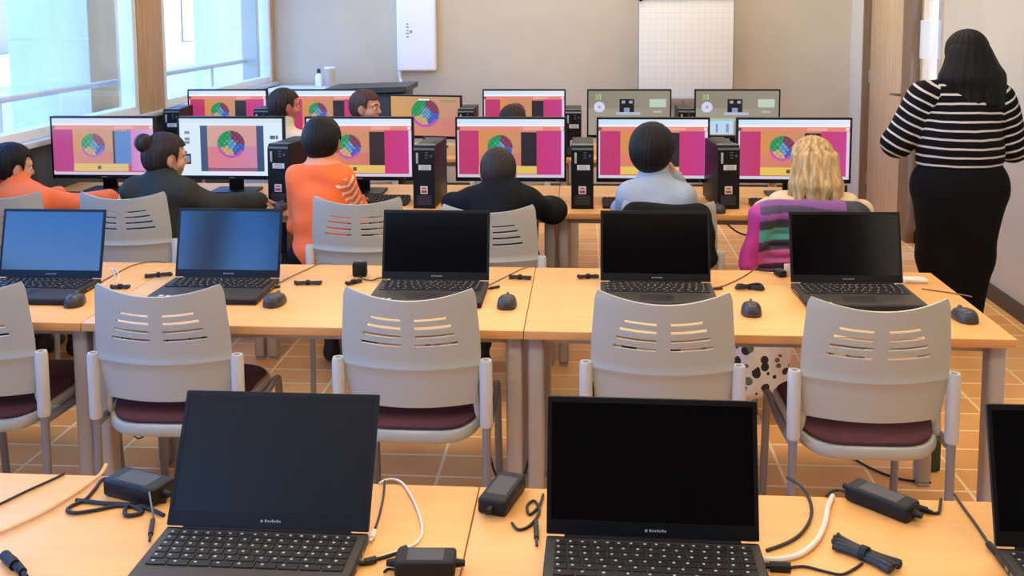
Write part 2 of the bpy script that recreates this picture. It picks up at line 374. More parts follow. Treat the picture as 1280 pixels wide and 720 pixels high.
def house(y0, y1, x, hgt, m, label):
    t = thing('house', label, 'house', (x,(y0+y1)/2,-.2))
    bm = new(); box(bm, (-3, 0, hgt/2), (6, y1-y0, hgt)); obj('facade', bm, m, t, False)
    bm = new(); box(bm, (-3, 0, hgt+.12), (6.6, y1-y0+.5, .24), .03); obj('roof', bm, roof_m, t)
    k = 0
    for z in np.arange(1.5, hgt-1, 2.8):
        for y in np.arange(-(y1-y0)/2+1.4, (y1-y0)/2-1, 2.6):
            bm = new(); box(bm, (.0, y, z), (.08, 1.0, 1.4), .01, mi=0); box(bm, (.05, y, z-.75), (.2, 1.2, .08), mi=1)
            obj('window', bm, [fwin, m], t, False)
house(14, 27, -14, 9, fac, 'white house across the street, seen through the windows')
house(28, 42, -13, 7, facp, 'pink house farther down the street, seen past the far pillar')

# ceiling lamps (above the frame): recessed square panels
lamp_m = mat('lamp diffuser', (255,240,215), .5); N, L = nt(lamp_m); N['Principled BSDF'].inputs['Emission Color'].default_value = (1,.86,.68,1); N['Principled BSDF'].inputs['Emission Strength'].default_value = 4
frame_m = mat('white lamp frame', (235,235,232), .4)
for i, y in enumerate((.6, 3.1, 5.6, 7.9)):
    for j, x in enumerate((-1.45, .05, 1.45)):
        t = thing('ceiling_light', 'square ceiling light panel above the class', 'lamp', (x,y,ZC), 0, 'ceiling light panels')
        bm = new()
        for s in (-1,1): box(bm, (s*.29, 0, -.015), (.03, .61, .03), .003); box(bm, (0, s*.29, -.015), (.61, .03, .03), .003)
        obj('frame', bm, frame_m, t)
        bm = new(); box(bm, (0,0,-.008), (.56,.56,.012)); obj('diffuser', bm, lamp_m, t)
        area('lamp', (0,0,-.03), (0,0,0), .54, .54, CEIL_POWER*(.6 if y > 5 else 1.0), CEIL_COLOR, t)

# ================================================================== FURNITURE
TZ = .73
beech = wood('warm beech laminate', (234,172,100), .38, var=.06); edge_m = wood('beech edge band', (222,158,90), .45, var=.08)
leg_m = mat('taupe grey steel', (180,170,158), .42, .1)
chair_gry = mat('light grey plastic', (180,177,162), .42, bump=.03, bscale=400)
sleeve_m = mat('pale grey plastic sleeve', (202,198,188), .45); chrome = mat('satin leg steel', (142,140,142), .35, .35)
maroon = mat('maroon upholstery', (74,34,40), .9, var=.12, scale=60, bump=.2, bscale=400)
def make_table(w, label, loc):
    t = thing('table', label, 'table', loc, 0, 'beech classroom tables'); d = .705
    bm = new(); box(bm, (0, d/2, TZ-.013), (w-.0015, d, .026), .003, mi=0)
    for f in bm.faces:
        f.material_index = 0 if abs(f.normal.z) > .7 else 1
    obj('tabletop', bm, [beech, edge_m], t)
    for sx in (-1, 1):
        for y in (.075, d-.075):
            bm = new(); box(bm, (sx*(w/2-.032), y, .358), (.048, .06, .69), .012, seg=3); box(bm, (sx*(w/2-.032), y, .006), (.04, .05, .012), .003)
            obj('leg', bm, leg_m, t)
        bm = new(); box(bm, (sx*(w/2-.032), d/2, .68), (.035, d-.2, .04), .004); obj('side_rail', bm, leg_m, t)
    for y in (.09, d-.09):
        bm = new(); box(bm, (0, y, .685), (w-.1, .025, .035), .003); obj('apron', bm, leg_m, t)
    return t
Y1, Y2, Y3, Y4 = 1.145, 2.79, 4.44, 6.05
S1, S2, S3, S4 = -.204, -.176, -.13, -.10
for args in ((1.375, 'beech table of the front row carrying the second and third near laptops', (S1+.6875, Y1, 0)),
             (1.375, 'beech table of the front row under the near left laptop', (S1-.6875, Y1, 0)),
             (1.375, 'beech table of the middle row, at its right end by the standing woman', (S2+.6875, Y2, 0)),
             (1.32, 'beech table of the middle row, second from the right, left of the central leg pair', (S2-.66, Y2, 0)),
             (1.20, 'beech table at the left end of the middle row, cut off by the photo edge', (S2-1.32-.6, Y2, 0)),
             (1.375, 'beech table under the two rightmost pink-screen monitors of the near desktop row', (S3+.6875, Y3, 0)),
             (1.375, 'beech table in front of the child in plain orange top, under two monitors', (S3-.6875, Y3, 0)),
             (1.22, 'beech table by the windows under the leftmost monitors of the near desktop row', (S3-1.375-.61, Y3, 0)),
             (1.375, 'beech table of the far row under the two taupe desktop screens', (S4+.6875, Y4, 0)),
             (1.375, 'beech table of the far row under the middle monitors', (S4-.6875, Y4, 0)),
             (1.22, 'beech table of the far row next to the windows', (S4-1.375-.61, Y4, 0))):
    make_table(*args)

def make_chair():
    t = thing('chair', '', 'chair', (0,0,0), 0, 'grey plastic stacking chairs')
    # backrest shell with two columns of curved slots
    slots = [(.575,.602,.70),(.655,.682,.66),(.735,.760,.62),(.81,.832,.56)]
    vs = sorted({0,.04,.1,.18,.26,.34,.355,.37,.385,.45,.5,.88,.93,.97,1.0} | {x for s in slots for x in s[:2]} | {.628,.708,.785})
    us = sorted({round(-1+i/16,4) for i in range(33)} | {s*q for q in (.70,.66,.62,.56,.10) for s in (-1,1)} | {-.97,.97})
    bm = new(); G = {}
    def pos(u, v):
        hw = .179+.020*math.sin(min(1,v/.5)*math.pi/2)-.012*max(0,v-.55)/.45
        if v > .93: hw -= .008*((v-.93)/.07)**2
        z = .532+.318*v+.028*u*u*v*v
        y = -.035-.035*v*v+.045*u*u-.008*math.sin(v*math.pi)
        if .345 < v < .38: y -= .004
        return Vector((u*hw, y, z))
    for i, u in enumerate(us):
        for j, v in enumerate(vs): G[i,j] = bm.verts.new(pos(u,v))
    for i in range(len(us)-1):
        for j in range(len(vs)-1):
            um = (us[i]+us[i+1])/2; vm = (vs[j]+vs[j+1])/2
            if any(a < vm < b_ and .10 < abs(um) < c for a, b_, c in slots): continue
            bm.faces.new((G[i,j], G[i+1,j], G[i+1,j+1], G[i,j+1]))
    for v in list(bm.verts):
        if not v.link_faces: bm.verts.remove(v)
    bmesh.ops.recalc_face_normals(bm, faces=bm.faces)
    bmesh.ops.solidify(bm, geom=bm.faces[:], thickness=.007)
    obj('backrest', bm, chair_gry, t, ang=50)
    def ring_stack(bm, rings, n=44):
        R_ = []
        for s, z in rings:
            ring = []
            for k in range(n):
                a = 2*math.pi*k/n; c, s_ = math.cos(a), math.sin(a); e = 2/3.6 if s_ > 0 else 2/4.4
                x = .209*math.copysign(abs(c)**e, c)*s; y = (.235*math.copysign(abs(s_)**e, s_) if s_ > 0 else -.262*abs(s_)**.72)*s
                ring.append(bm.verts.new((x, .225+y, z + .012 + .026*(abs(c)**3 if s_ < .0 else abs(c)**3*max(0,1-s_*1.6)))))
            R_.append(ring)
        for i in range(len(R_)-1):
            for k in range(n): bm.faces.new((R_[i][k], R_[i][(k+1)%n], R_[i+1][(k+1)%n], R_[i+1][k]))
        bm.faces.new(list(reversed(R_[0]))); bm.faces.new(R_[-1])
    bm = new(); ring_stack(bm, [(.86,.408),(.97,.413),(1.0,.424),(1.0,.440),(.985,.447),(.9,.449)]); obj('seat', bm, chair_gry, t)
    bm = new(); ring_stack(bm, [(.93,.4495),(.95,.453),(.945,.459),(.9,.464),(.6,.469),(.2,.470)]); obj('seat_pad', bm, maroon, t)
    for sx in (-1, 1):
        bm = new(); tube(bm, [(sx*.210,-.012,.0),(sx*.212,.0,.3),(sx*.212,.002,.655)], .0125, 14); lathe(bm, [(.014,0),(.016,.004),(.015,.02),(.012,.022)], (sx*.210,-.012,0), 14)
        leg = obj('leg', bm, chrome, t)
        bm = new(); lathe(bm, [(.0165,0),(.0185,.008),(.0185,.188),(.016,.196),(.010,.196),(.010,.185)], (sx*.212,.0,.468), 20); obj('sleeve', bm, sleeve_m, t)
        bm = new(); tube(bm, [(sx*.212,0,.452),(sx*.214,.2,.444),(sx*.206,.40,.435),(sx*.205,.435,.40),(sx*.206,.45,.25),(sx*.208,.47,.0)], .0125, 14); lathe(bm, [(.014,0),(.016,.004),(.015,.02),(.012,.022)], (sx*.208,.47,0), 14)
        obj('leg', bm, chrome, t)
        bm = new(); tube(bm, [(sx*.196,.10,.455),(sx*.188,.04,.48),(sx*.18,.022,.54),(sx*.18,.012,.66)], .009, 12); obj('back_bracket', bm, sleeve_m, t)
    bm = new(); tube(bm, [(-.205,.40,.425),(0,.40,.402),(.205,.40,.425)], .010, 12); obj('stretcher', bm, chrome, t)
    return t
chair0 = make_chair(); first = [True]
def chair(x, y, rz, label):
    if first[0]:
        first[0] = False; chair0.location = (x,y,0); chair0.rotation_euler = (0,0,rz); chair0['label'] = label; return chair0
    return dup(chair0, (x,y,0), rz, label)
for x, y, rz, lab in (
    (-1.80, 2.73, 0, 'grey slotted plastic chair at the left edge of the middle row, partly cut off'),
    (-1.215, 2.73, .03, 'grey slotted plastic chair in front of the laptop with dim blue reflection, second from left'),
    (-.492, 2.73, 0, 'grey slotted plastic chair at centre of the middle row, left of the paired table legs'),
    (.215, 2.73, -.02, 'grey slotted plastic chair half hidden behind the near centre laptop'),
    (.785, 2.70, 0, 'grey slotted plastic chair at the right end of the middle row'),
    (-1.985, 4.13, .06, 'grey slotted plastic chair in the near desktop row, behind the girl with hair bun'),
    (-.945, 4.06, 0, 'grey slotted plastic chair right beside the child in orange jersey'),
    (-.385, 3.92, 0, 'grey slotted plastic chair of the child in black jacket'),
    (.335, 4.02, 0, 'grey chair of the child in pale blue shirt, black coat over its back'),
    (.90, 4.0, 0, 'grey chair of the blonde child, striped puffer jacket over its back'),
    (-2.53, 4.12, 0, 'grey slotted plastic chair at far left under the child in orange')):
    chair(x, y, rz, lab)

# ------------------------------------------------------------------ laptops
lap_m = mat('black laptop shell', (26,24,24), .5, spec=.35, bump=.04, bscale=500); bez_m = mat('black screen bezel', (10,9,9), .45, spec=.3)
scr_off = mat('dark glossy screen', (5,4,5), .12, spec=.8); key_m = mat('black keys', (30,28,26), .5, spec=.35); legend_m = mat('pale key legend', (180,174,164), .6)
deck_m = mat('dark grey keyboard deck', (66,60,52), .5, .1, spec=.35)
def make_laptop(ang, label):
    t = thing('laptop', label, 'laptop', (0,0,0), 0, 'black laptops'); w, d, h = .362, .246, .018
    bm = new(); box(bm, (0,-d/2,h/2+.001), (w,d,h), .004, seg=3); box(bm, (0,-.006,h+.002), (.30,.010,.006), .002)
    for sx in (-1,1):
        for y in (-.03,-d+.03): cyl(bm, (sx*.15,y,-.001), (sx*.15,y,.003), .006, n=10)
    obj('base', bm, lap_m, t)
    bm = new(); box(bm, (0,-d/2,h+.0013), (w-.006,d-.018,.0012), .0005, seg=1); obj('keyboard_deck', bm, deck_m, t)
    bm = new(); r_ = random.Random(3)
    rows = [(-.026,.011,16),(-.043,.0155,15),(-.0615,.0155,15),(-.080,.0155,14),(-.0985,.0155,13),(-.117,.0155,9)]
    for y, kh, n in rows:
        x0, x1 = -.166, .166; p = (x1-x0)/n
        for i in range(n):
            cx = x0+p*(i+.5); kw = p-.003
            if n == 9 and i == 4: kw = p-.003
            box(bm, (cx, y, h+.0032), (kw, kh, .0028), .0007, mi=0, seg=1)
            a = cx-kw*.25+r_.uniform(-.001,.002); zt = h+.00472
            vs = [bm.verts.new((a+dx, y+dy, zt)) for dx, dy in ((-.0022,-.0005),(.0022,-.0005),(.0022,.0038),(-.0022,.0038))]
            bm.faces.new(vs).material_index = 1
    obj('keyboard', bm, [key_m, legend_m], t)
    bm = new(); box(bm, (-.01,-.19,h+.0019), (.105,.07,.0008), .0003, seg=1); obj('trackpad', bm, mat('trackpad', (48,46,44), .35), t)
    bm = new(); box(bm, (-.135,-.222,h+.0021), (.016,.014,.0006), mi=0); box(bm, (-.112,-.223,h+.0021), (.012,.01,.0006), mi=0); obj('sticker', bm, mat('silver sticker', (200,200,196), .4), t)
    bm = new()
    for i in range(4): box(bm, (-w/2-.0004, -.05-.02*i, .010), (.0012, .012, .005))
    for i in range(3): box(bm, (w/2+.0004, -.05-.022*i, .010), (.0012, .012, .005))
    obj('ports', bm, steel, t)
    # lid
    L_ = .232; M = Matrix.Translation((0,-.004,h+.004)) @ Matrix.Rotation(-R(ang-90), 4, 'X')
    def put(name, bm, mm):
        bmesh.ops.transform(bm, matrix=M, verts=bm.verts); return obj(name, bm, mm, t)
    bm = new(); box(bm, (0,.005,L_/2), (w,.007,L_), .003, seg=3); put('lid', bm, lap_m)
    bm = new(); bz = .007; bt = .009; bb = .024
    box(bm, (-w/2+bz/2+.001,.0008,L_/2), (bz,.002,L_-.003)); box(bm, (w/2-bz/2-.001,.0008,L_/2), (bz,.002,L_-.003))
    box(bm, (0,.0008,L_-bt/2-.001), (w-2*bz,.002,bt)); box(bm, (0,.0008,bb/2+.001), (w-2*bz,.002,bb))
    cyl(bm, (0,-.0004,L_-.005), (0,.001,L_-.005), .0016, n=10)
    put('bezel', bm, bez_m)
    bm = new(); box(bm, (0,.0012,(bb+L_-bt)/2), (w-2*bz,.001,L_-bb-bt)); put('screen', bm, scr_off)
    bm = new(); cyl(bm, (-.010,-.0006,.012), (-.010,.0002,.012), .0024, n=12)
    for i in range(7): box(bm, (-.003+.0042*i,-.0003,.012+(.0006 if i in (0,3,5) else 0)), (.0028,.0006,.0030 if i not in (0,3,5) else .0044))
    put('maker_mark', bm, mat('pale grey print', (150,150,150), .5))
    return t
lp = make_laptop(104.5, 'black open laptop at centre of the middle row, second chair from left of the gap')
LZ = TZ+.0005
mids = [(-1.815, 3.20, .0, 'black open laptop at far left of the middle row, screen glaring bright blue'),
        (-1.21, 3.235, .0, 'black open laptop with dimmer blue glare, second from left in the middle row'),
        (-.50, 3.240, 0, 'black open laptop in the middle row before the child in black jacket'),
        (.232, 3.258, 0, 'black open laptop in the middle row before the child in pale blue shirt'),
        (.855, 3.272, .02, 'black open laptop at the right end of the middle row by the striped jacket')]
for i, (x, y, rz, lab) in enumerate(mids):
    o = lp if i == 0 else dup(lp, (0,0,0)); o.location = (x,y,LZ); o.rotation_euler = (0,0,rz); o['label'] = lab
for ang, x, y, rz, lab in ((119, -.555, 1.632, -.005, 'large black open laptop in the foreground, left one, lid leaning far back'),
                           (104, .115, 1.642, -.012, 'large black open laptop in the foreground centre, lid nearly upright'),
                           (106, .868, 1.65, -.0, 'black open laptop cut off at the bottom right corner')):
    o = make_laptop(ang, lab); o.location = (x,y,LZ); o.rotation_euler = (0,0,rz)

# ------------------------------------------------------------------ desktop monitors and their pictures
def canvas(rgb, w=144, h=81): A = np.zeros((h,w,3)); A[:] = rgb; return A
def rect(A, x0, y0, x1, y1, c, c2=None):
    h, w = A.shape[:2]; X0, X1, Y0_, Y1_ = int(round(x0*w)), int(round(x1*w)), int(round(y0*h)), int(round(y1*h))
    if c2 is None: A[Y0_:Y1_, X0:X1] = c
    else:
        t = np.linspace(0,1,max(1,X1-X0))[None,:,None]; A[Y0_:Y1_, X0:X1] = np.array(c)*(1-t)+np.array(c2)*t
def wheel(A, cx, cy, r, seed=1):
    h, w = A.shape[:2]; yy, xx = np.mgrid[0:h,0:w]; dx = (xx+.5)/h-cx*w/h; dy = (yy+.5)/h-cy; d = np.hypot(dx,dy); a = np.degrees(np.arctan2(-dy,dx))%360
    n = np.sin(dx*70+seed)*np.cos(dy*60-seed*2)+.6*np.sin(dx*130+dy*110)
    for (a0,a1,c) in ((90,200,(24,150,84)),(0,90,(126,50,84)),(285,360,(60,88,190)),(200,285,(206,160,90))):
        m = (d < r)&(a >= a0)&(a < a1); A[m] = np.array(c)+18*n[m][:,None]
    m = (d < r*.35)&(dx > -r*.2); A[m] = (70,130,200)
    m = (d < r)&(d > r*.82)&(a > 190)&(a < 330); A[m] = (190,70,190)
    m = (d < r*.5)&(n > .7); A[m] = (130,210,190)
def toolbar(A, salmon=(232,128,110)):
    rect(A, 0,0,1,.115,(196,226,250),(226,232,250)); rect(A, 0,.09,1,.12,(238,240,246)); rect(A, 0,.12,1,.2,salmon); rect(A,.62,.13,.8,.19,(244,160,140)); rect(A, .0,.135,.03,.185,(120,60,90)); rect(A,.965,.13,.995,.19,(235,220,250))
def scr_pink(tint=None):
    A = canvas((198,44,112)); toolbar(A); rect(A, 0,.2,.2,.93,(190,52,112),(196,44,104)); rect(A,.2,.2,.74,.8,(220,140,66),(200,140,110)); rect(A,.74,.2,1,.93,(206,44,116),(196,54,140))
    rect(A,.2,.58,.6,.8,(222,124,100),(206,120,104)); wheel(A,.40,.48,.21); rect(A,.6,.22,.74,.8,(40,32,40)); rect(A,.2,.8,.74,.94,(236,196,76),(228,190,96)); rect(A,.44,.84,.47,.9,(90,70,50)); rect(A,0,.95,1,1,(206,200,220)); rect(A,.97,.2,1,.95,(222,200,228)); rect(A,.0,.2,.012,.95,(222,190,220))
    return A
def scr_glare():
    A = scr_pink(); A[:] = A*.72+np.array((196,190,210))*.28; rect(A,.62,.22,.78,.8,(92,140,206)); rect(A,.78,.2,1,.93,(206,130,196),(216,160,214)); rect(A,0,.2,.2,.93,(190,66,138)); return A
def scr_page():
    A = canvas((214,232,246)); rect(A,0,0,1,.08,(206,226,240)); rect(A,.2,.12,.27,.92,(62,84,120)); rect(A,.75,.12,.82,.92,(54,78,120)); rect(A,.27,.12,.75,.86,(210,160,140),(214,150,150)); rect(A,.27,.5,.75,.86,(222,120,130),(206,130,170)); wheel(A,.5,.45,.24,3); rect(A,.27,.86,.75,.92,(150,90,130))
    for y in (.22,.33,.40): rect(A,.05,y,.10,y+.05,(120,140,156))
    rect(A,.035,.62,.105,.8,(40,54,76)); rect(A,.05,.66,.09,.76,(120,140,170)); rect(A,.88,.3,.93,.36,(80,96,120)); rect(A,.94,.3,.96,.36,(80,96,120)); rect(A,.3,.93,.7,.97,(236,226,240)); return A
def scr_wheel():
    A = canvas((206,150,90)); rect(A,0,0,1,.55,(212,156,80),(196,140,110)); rect(A,0,.55,1,1,(220,146,98),(206,120,110)); wheel(A,.5,.42,.36,5); rect(A,.4,.06,.56,.1,(220,240,240)); rect(A,.72,.08,.95,.13,(150,150,80)); return A
def scr_taupe(note):
    A = canvas((150,142,124)); h, w = A.shape[:2]; rect(A,0,0,1,.4,(138,132,116),(150,140,120)); rect(A,0,.4,1,1,(160,152,136),(150,140,124))
    for x in (.08,.125): rect(A,x,.07,x+.02,.2,(150,186,110)); rect(A,x+.022,.07,x+.03,.2,(196,200,170))
    yy, xx = np.mgrid[0:h,0:w]; d = np.hypot((xx/h-.13*w/h),(yy/h-.36)); A[d < .12] = (206,210,236); A[d < .03] = (150,150,190)
    rect(A,.38,.18,.56,.48,(16,16,22)); rect(A,.41,.22,.45,.29,(150,160,180)); rect(A,.5,.22,.54,.28,(150,170,180)); rect(A,.44,.38,.51,.48,(130,150,190)); rect(A,.34,.48,.64,.54,(170,186,206)); rect(A,.75,.19,.95,.37,(186,206,186)); rect(A,.8,.44,.9,.5,(176,180,170))
    if note: rect(A,.16,.68,.46,.98,(186,214,236)); rect(A,.24,.74,.27,.94,(120,150,190)); rect(A,.37,.74,.4,.94,(120,150,190)); rect(A,.14,.62,.48,.68,(160,200,190))
    return A
screen_m = attr_mat('lit screen', rough=.3, emit=True)
def screen_mesh(A, W_, H_, parent, z0):
    h, w = A.shape[:2]; xs = np.linspace(-W_/2,W_/2,w+1); zs = np.linspace(z0+H_,z0,h+1)
    V = np.stack(np.meshgrid(zs,xs,indexing='ij'),-1).reshape(-1,2); V = np.c_[V[:,1], np.full(len(V),-.0075), V[:,0]]
    i, j = np.meshgrid(np.arange(h),np.arange(w),indexing='ij'); a = (i*(w+1)+j).ravel(); Q = np.stack([a+w+1,a+w+2,a+1,a],1)
    A_ = A*.9+A.mean(2,keepdims=True)*.1; c = np.clip(A_.reshape(-1,3),0,255)/255; c = np.where(c <= .04045, c/12.92, ((c+.055)/1.055)**2.4)
    return mesh_np('screen', V, Q, screen_m, parent, cols=c, smooth=False)
def make_monitor(A, label, loc, rz=0, s=1.0):
    t = thing('monitor', label, 'monitor', loc, rz, 'desktop monitors'); w, h, z0 = .545*s, .318*s, .072
    bm = new(); box(bm, (0,.012,z0+h/2), (w,.026,h), .005); box(bm, (0,.034,z0+h*.45), (w*.6,.03,h*.55), .012); obj('housing', bm, black_pl, t)
    bm = new(); e = .010; eb = .020
    box(bm, (-w/2+e/2,-.004,z0+h/2), (e,.010,h), .002); box(bm, (w/2-e/2,-.004,z0+h/2), (e,.010,h), .002); box(bm, (0,-.004,z0+h-e/2), (w,.010,e), .002); box(bm, (0,-.004,z0+eb/2), (w,.010,eb), .002)
    bz = obj('bezel', bm, black_pl, t)
    bm = new(); box(bm, (w*.42,-.0092,z0+.009), (.012,.001,.003)); box(bm, (0,-.0092,z0+.010), (.03,.001,.005)); obj('buttons', bm, mat('grey print', (110,112,118), .5), bz)
    screen_mesh(A, w-2*e, h-e-eb, t, z0+eb)
    bm = new(); box(bm, (0,.055,.10), (.075,.025,.20), .008); obj('neck', bm, black_pl, t)
    bm = new(); box(bm, (0,.045,.007), (.23,.17,.012), .005, seg=3); obj('foot', bm, black_pl, t)
    return t
P_, MY, FY = scr_pink(), 4.85, 6.5
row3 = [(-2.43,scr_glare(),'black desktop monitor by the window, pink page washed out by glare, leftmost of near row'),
        (-1.768,scr_page(),'black desktop monitor showing a white page with framed wheel, beside the girl with bun'),
        (-1.118,P_,'black desktop monitor with pink page, behind the head of the child in orange jersey'),
        (-.365,None,'black desktop monitor with pink page in front of the child in black jacket'),
        (.327,None,'black desktop monitor with pink page in front of the child in pale blue shirt'),
        (.998,None,'black desktop monitor with pink page in front of the blonde child')]
pm = None
for x, A, lab in row3:
    if A is None: o = dup(pm, (x,MY,TZ+.001), 0, lab)
    else:
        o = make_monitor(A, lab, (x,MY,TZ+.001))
        if A is P_: pm = o
for x, lab in ((-2.385,'black desktop monitor with pink page in the far row next to the wooden post'),
               (-1.72,'black desktop monitor with pink page in the far row, boy in cream shirt before it'),
               (-.40,'black desktop monitor with pink page in the far row, dark hair tip at its middle')):
    dup(pm, (x,FY,TZ-.012), 0, lab).location.z = TZ+.001
make_monitor(scr_wheel(), 'black desktop monitor filled by one big colour wheel on orange, far row', (-1.04,6.43,TZ+.001), -.16, .9)
make_monitor(scr_taupe(False), 'black desktop monitor with taupe desktop and icons, left one of two below the paper pad', (.283,FY,TZ+.001))
make_monitor(scr_taupe(True), 'black desktop monitor with taupe desktop and pale blue window, rightmost of far row', (.975,FY,TZ+.001))

# ------------------------------------------------------------------ computer towers
label_m = mat('white label', (214,212,206), .7); red_m = mat('red print', (176,60,58), .7); silver_pl = mat('dark silver plastic', (96,98,96), .4, .3)
def make_tower():
    t = thing('computer_tower', '', 'computer', (0,0,0), 0, 'black slim desktop towers'); w, d, h = .102, .30, .290
    bm = new(); box(bm, (0,d/2+.008,h/2+.004), (w-.004,d,h-.004), .003)
    for sx in (-1,1): box(bm, (sx*.042,d*.5,.002), (.012,.2,.006))
    obj('case', bm, black_pl, t)
    bm = new(); prism(bm, [(-.006,.0),(.012,.0),(.012,h),(.02,h+.003),(.0,h-.018)], -w/2, w/2, plane='yz'); obj('front_panel', bm, black_pl, t)
    bm = new(); prism(bm, [(-.002,h-.018),(.022,h+.0035),(.05,h+.0045),(.05,h-.002),(.01,h-.02)], -w/2+.003, w/2-.003, plane='yz'); obj('top_trim', bm, silver_pl, t)
    bm = new(); box(bm, (-.031,-.004,.235), (.010,.008,.05), .002); obj('drive_strip', bm, mat('pale drive strip', (176,176,170), .4), t)
    bm = new(); cyl(bm, (.034,-.002,.245), (.034,-.009,.245), .006, n=14)
    for i in range(3): box(bm, (.012,-.005,.236+.012*i), (.014,.004,.005))
    obj('buttons', bm, mat('mid grey plastic', (84,84,86), .4), t)
    bm = new(); box(bm, (.005,-.0066,.192), (.058,.002,.024)); 
    for i in range(4): box(bm, (.005,-.0078,.184+.005*i), (.044-.006*(i%2),.0006,.0014), mi=1)
    obj('label', bm, [label_m, mat('grey print')], t)
    bm = new(); box(bm, (0,-.0066,.087), (.034,.002,.036), mi=0); box(bm, (0,-.0079,.080), (.026,.0006,.012), mi=1); box(bm, (0,-.0079,.095), (.022,.0006,.006), mi=1); obj('sticker', bm, [label_m, red_m], t)
    bm = new()
    for i in range(9): box(bm, (0,-.0065,.02+.005*i), (.07,.001,.0016))
    obj('vent', bm, mat('mid grey plastic'), t)
    return t
tw = make_tower()
for i, (x, y, rz, lab) in enumerate(((-1.437,4.545,-.12,'black slim computer tower left of the child in orange jersey'),
        (-.742,4.52,-.05,'black slim computer tower between orange-jersey child and black-jacket child'),
        (-.013,4.545,0,'black slim computer tower right of the black-jacket child'),
        (.652,4.57,.10,'black slim computer tower between blue-shirt child and blonde child'),
        (-.075,6.13,0,'black slim computer tower in the far row left of the taupe monitors'),
        (-.745,6.17,.0,'black slim computer tower in the far row right of the colour wheel monitor'),
        (.625,6.2,0,'black slim computer tower in the far row between the two taupe monitors'),
        (-2.045,6.16,0,'black slim computer tower in the far row behind the boy in cream shirt'),
        (-2.62,6.13,.1,'black slim computer tower in the far row at the foot of the wooden post'))):
    o = tw if i == 0 else dup(tw, (0,0,0)); o.location = (x,y,TZ+.001); o.rotation_euler = (0,0,rz); o['label'] = lab
# keyboards and mice of the desktops
def make_keyboard():
    t = thing('keyboard', '', 'keyboard', (0,0,0), 0, 'black desktop keyboards')
    bm = new(); prism(bm, [(-.07,.0),(.07,.0),(.07,.024),(.066,.026),(-.066,.014),(-.07,.011)], -.22, .22, plane='yz'); obj('body', bm, black_pl, t)
    bm = new(); sl = Matrix.Rotation(math.atan2(.012,.132), 3, 'X')
    for r_ in range(6):
        for i in range(21):
            y = -.055+.0215*r_; box(bm, (-.205+.0205*i, y, .0215+y*.091), (.017,.017,.006), .0015, rot=sl, seg=1)
    obj('keys', bm, key_m, t); return t
kb = make_keyboard()
for i, (x, y, rz, lab) in enumerate(((-1.765,4.62,0,'black keyboard in front of the white-page monitor'),(-1.06,4.64,.0,'black keyboard in front of the child in orange jersey'),
        (-.37,4.62,0,'black keyboard in front of the child in black jacket'),(.30,4.625,.02,'black keyboard in front of the child in pale blue shirt'),(.985,4.63,0,'black keyboard in front of the blonde child'),(-2.44,4.66,0,'black keyboard under the glare-washed monitor'))):
    o = kb if i == 0 else dup(kb, (0,0,0)); o.location = (x,y,TZ+.001); o.rotation_euler = (0,0,rz); o['label'] = lab
mouse_m = mat('dark grey mouse plastic', (58,54,54), .35)
def make_mouse():
    t = thing('computer_mouse', '', 'mouse', (0,0,0), 0, 'dark wired mice')
    bm = new(); n = 20; rings = []
    for k in range(9):
        a = k/8; z = .034*math.sin(a*math.pi/2); s = math.cos(a*math.pi/2)**.55 if k < 8 else .04
        ring = []
        for i in range(n):
            th = 2*math.pi*i/n; c, s_ = math.cos(th), math.sin(th)
            x = .031*math.copysign(abs(c)**.8,c)*s*(1-.08*s_); y = (.054 if s_ > 0 else .052)*math.copysign(abs(s_)**.85,s_)*s
            ring.append(bm.verts.new((x, y-.006*a, .002+z*(1-.12*s_))))
        rings.append(ring)
    for k in range(8):
        for i in range(n): bm.faces.new((rings[k][i],rings[k][(i+1)%n],rings[k+1][(i+1)%n],rings[k+1][i]))
    bm.faces.new(list(reversed(rings[0]))); bm.faces.new(rings[-1]); obj('body', bm, mouse_m, t, ang=60)
    bm = new(); cyl(bm, (-.0035,.026,.029), (.0035,.026,.029), .008, n=16); obj('scroll_wheel', bm, mat('mid grey plastic'), t)
    bm = new(); box(bm, (0,-.02,.0355), (.01,.008,.0012), .0004, seg=1); obj('mark', bm, silver_pl, t)
    return t
ms0 = make_mouse()
mice = [(-1.608,2.975,.25,'dark wired mouse right of the bright blue glaring laptop'),(-.974,3.01,-.1,'dark wired mouse right of the dimmer blue laptop'),
        (-.242,3.03,0,'dark wired mouse right of the laptop before black-jacket child'),(.502,2.995,-.1,'dark wired mouse below the figure-eight cable bundle'),
        (1.117,2.965,.15,'dark wired mouse at the right end of the middle table row'),
        (-1.405,4.475,.1,'dark mouse under the hand of the girl with hair bun'),(.60,4.50,0,'dark mouse beside the tower right of the blue-shirt child')]
for i, (x, y, rz, lab) in enumerate(mice):
    o = ms0 if i == 0 else dup(ms0, (0,0,0)); o.location = (x,y,TZ+.0005); o.rotation_euler = (0,0,rz); o['label'] = lab

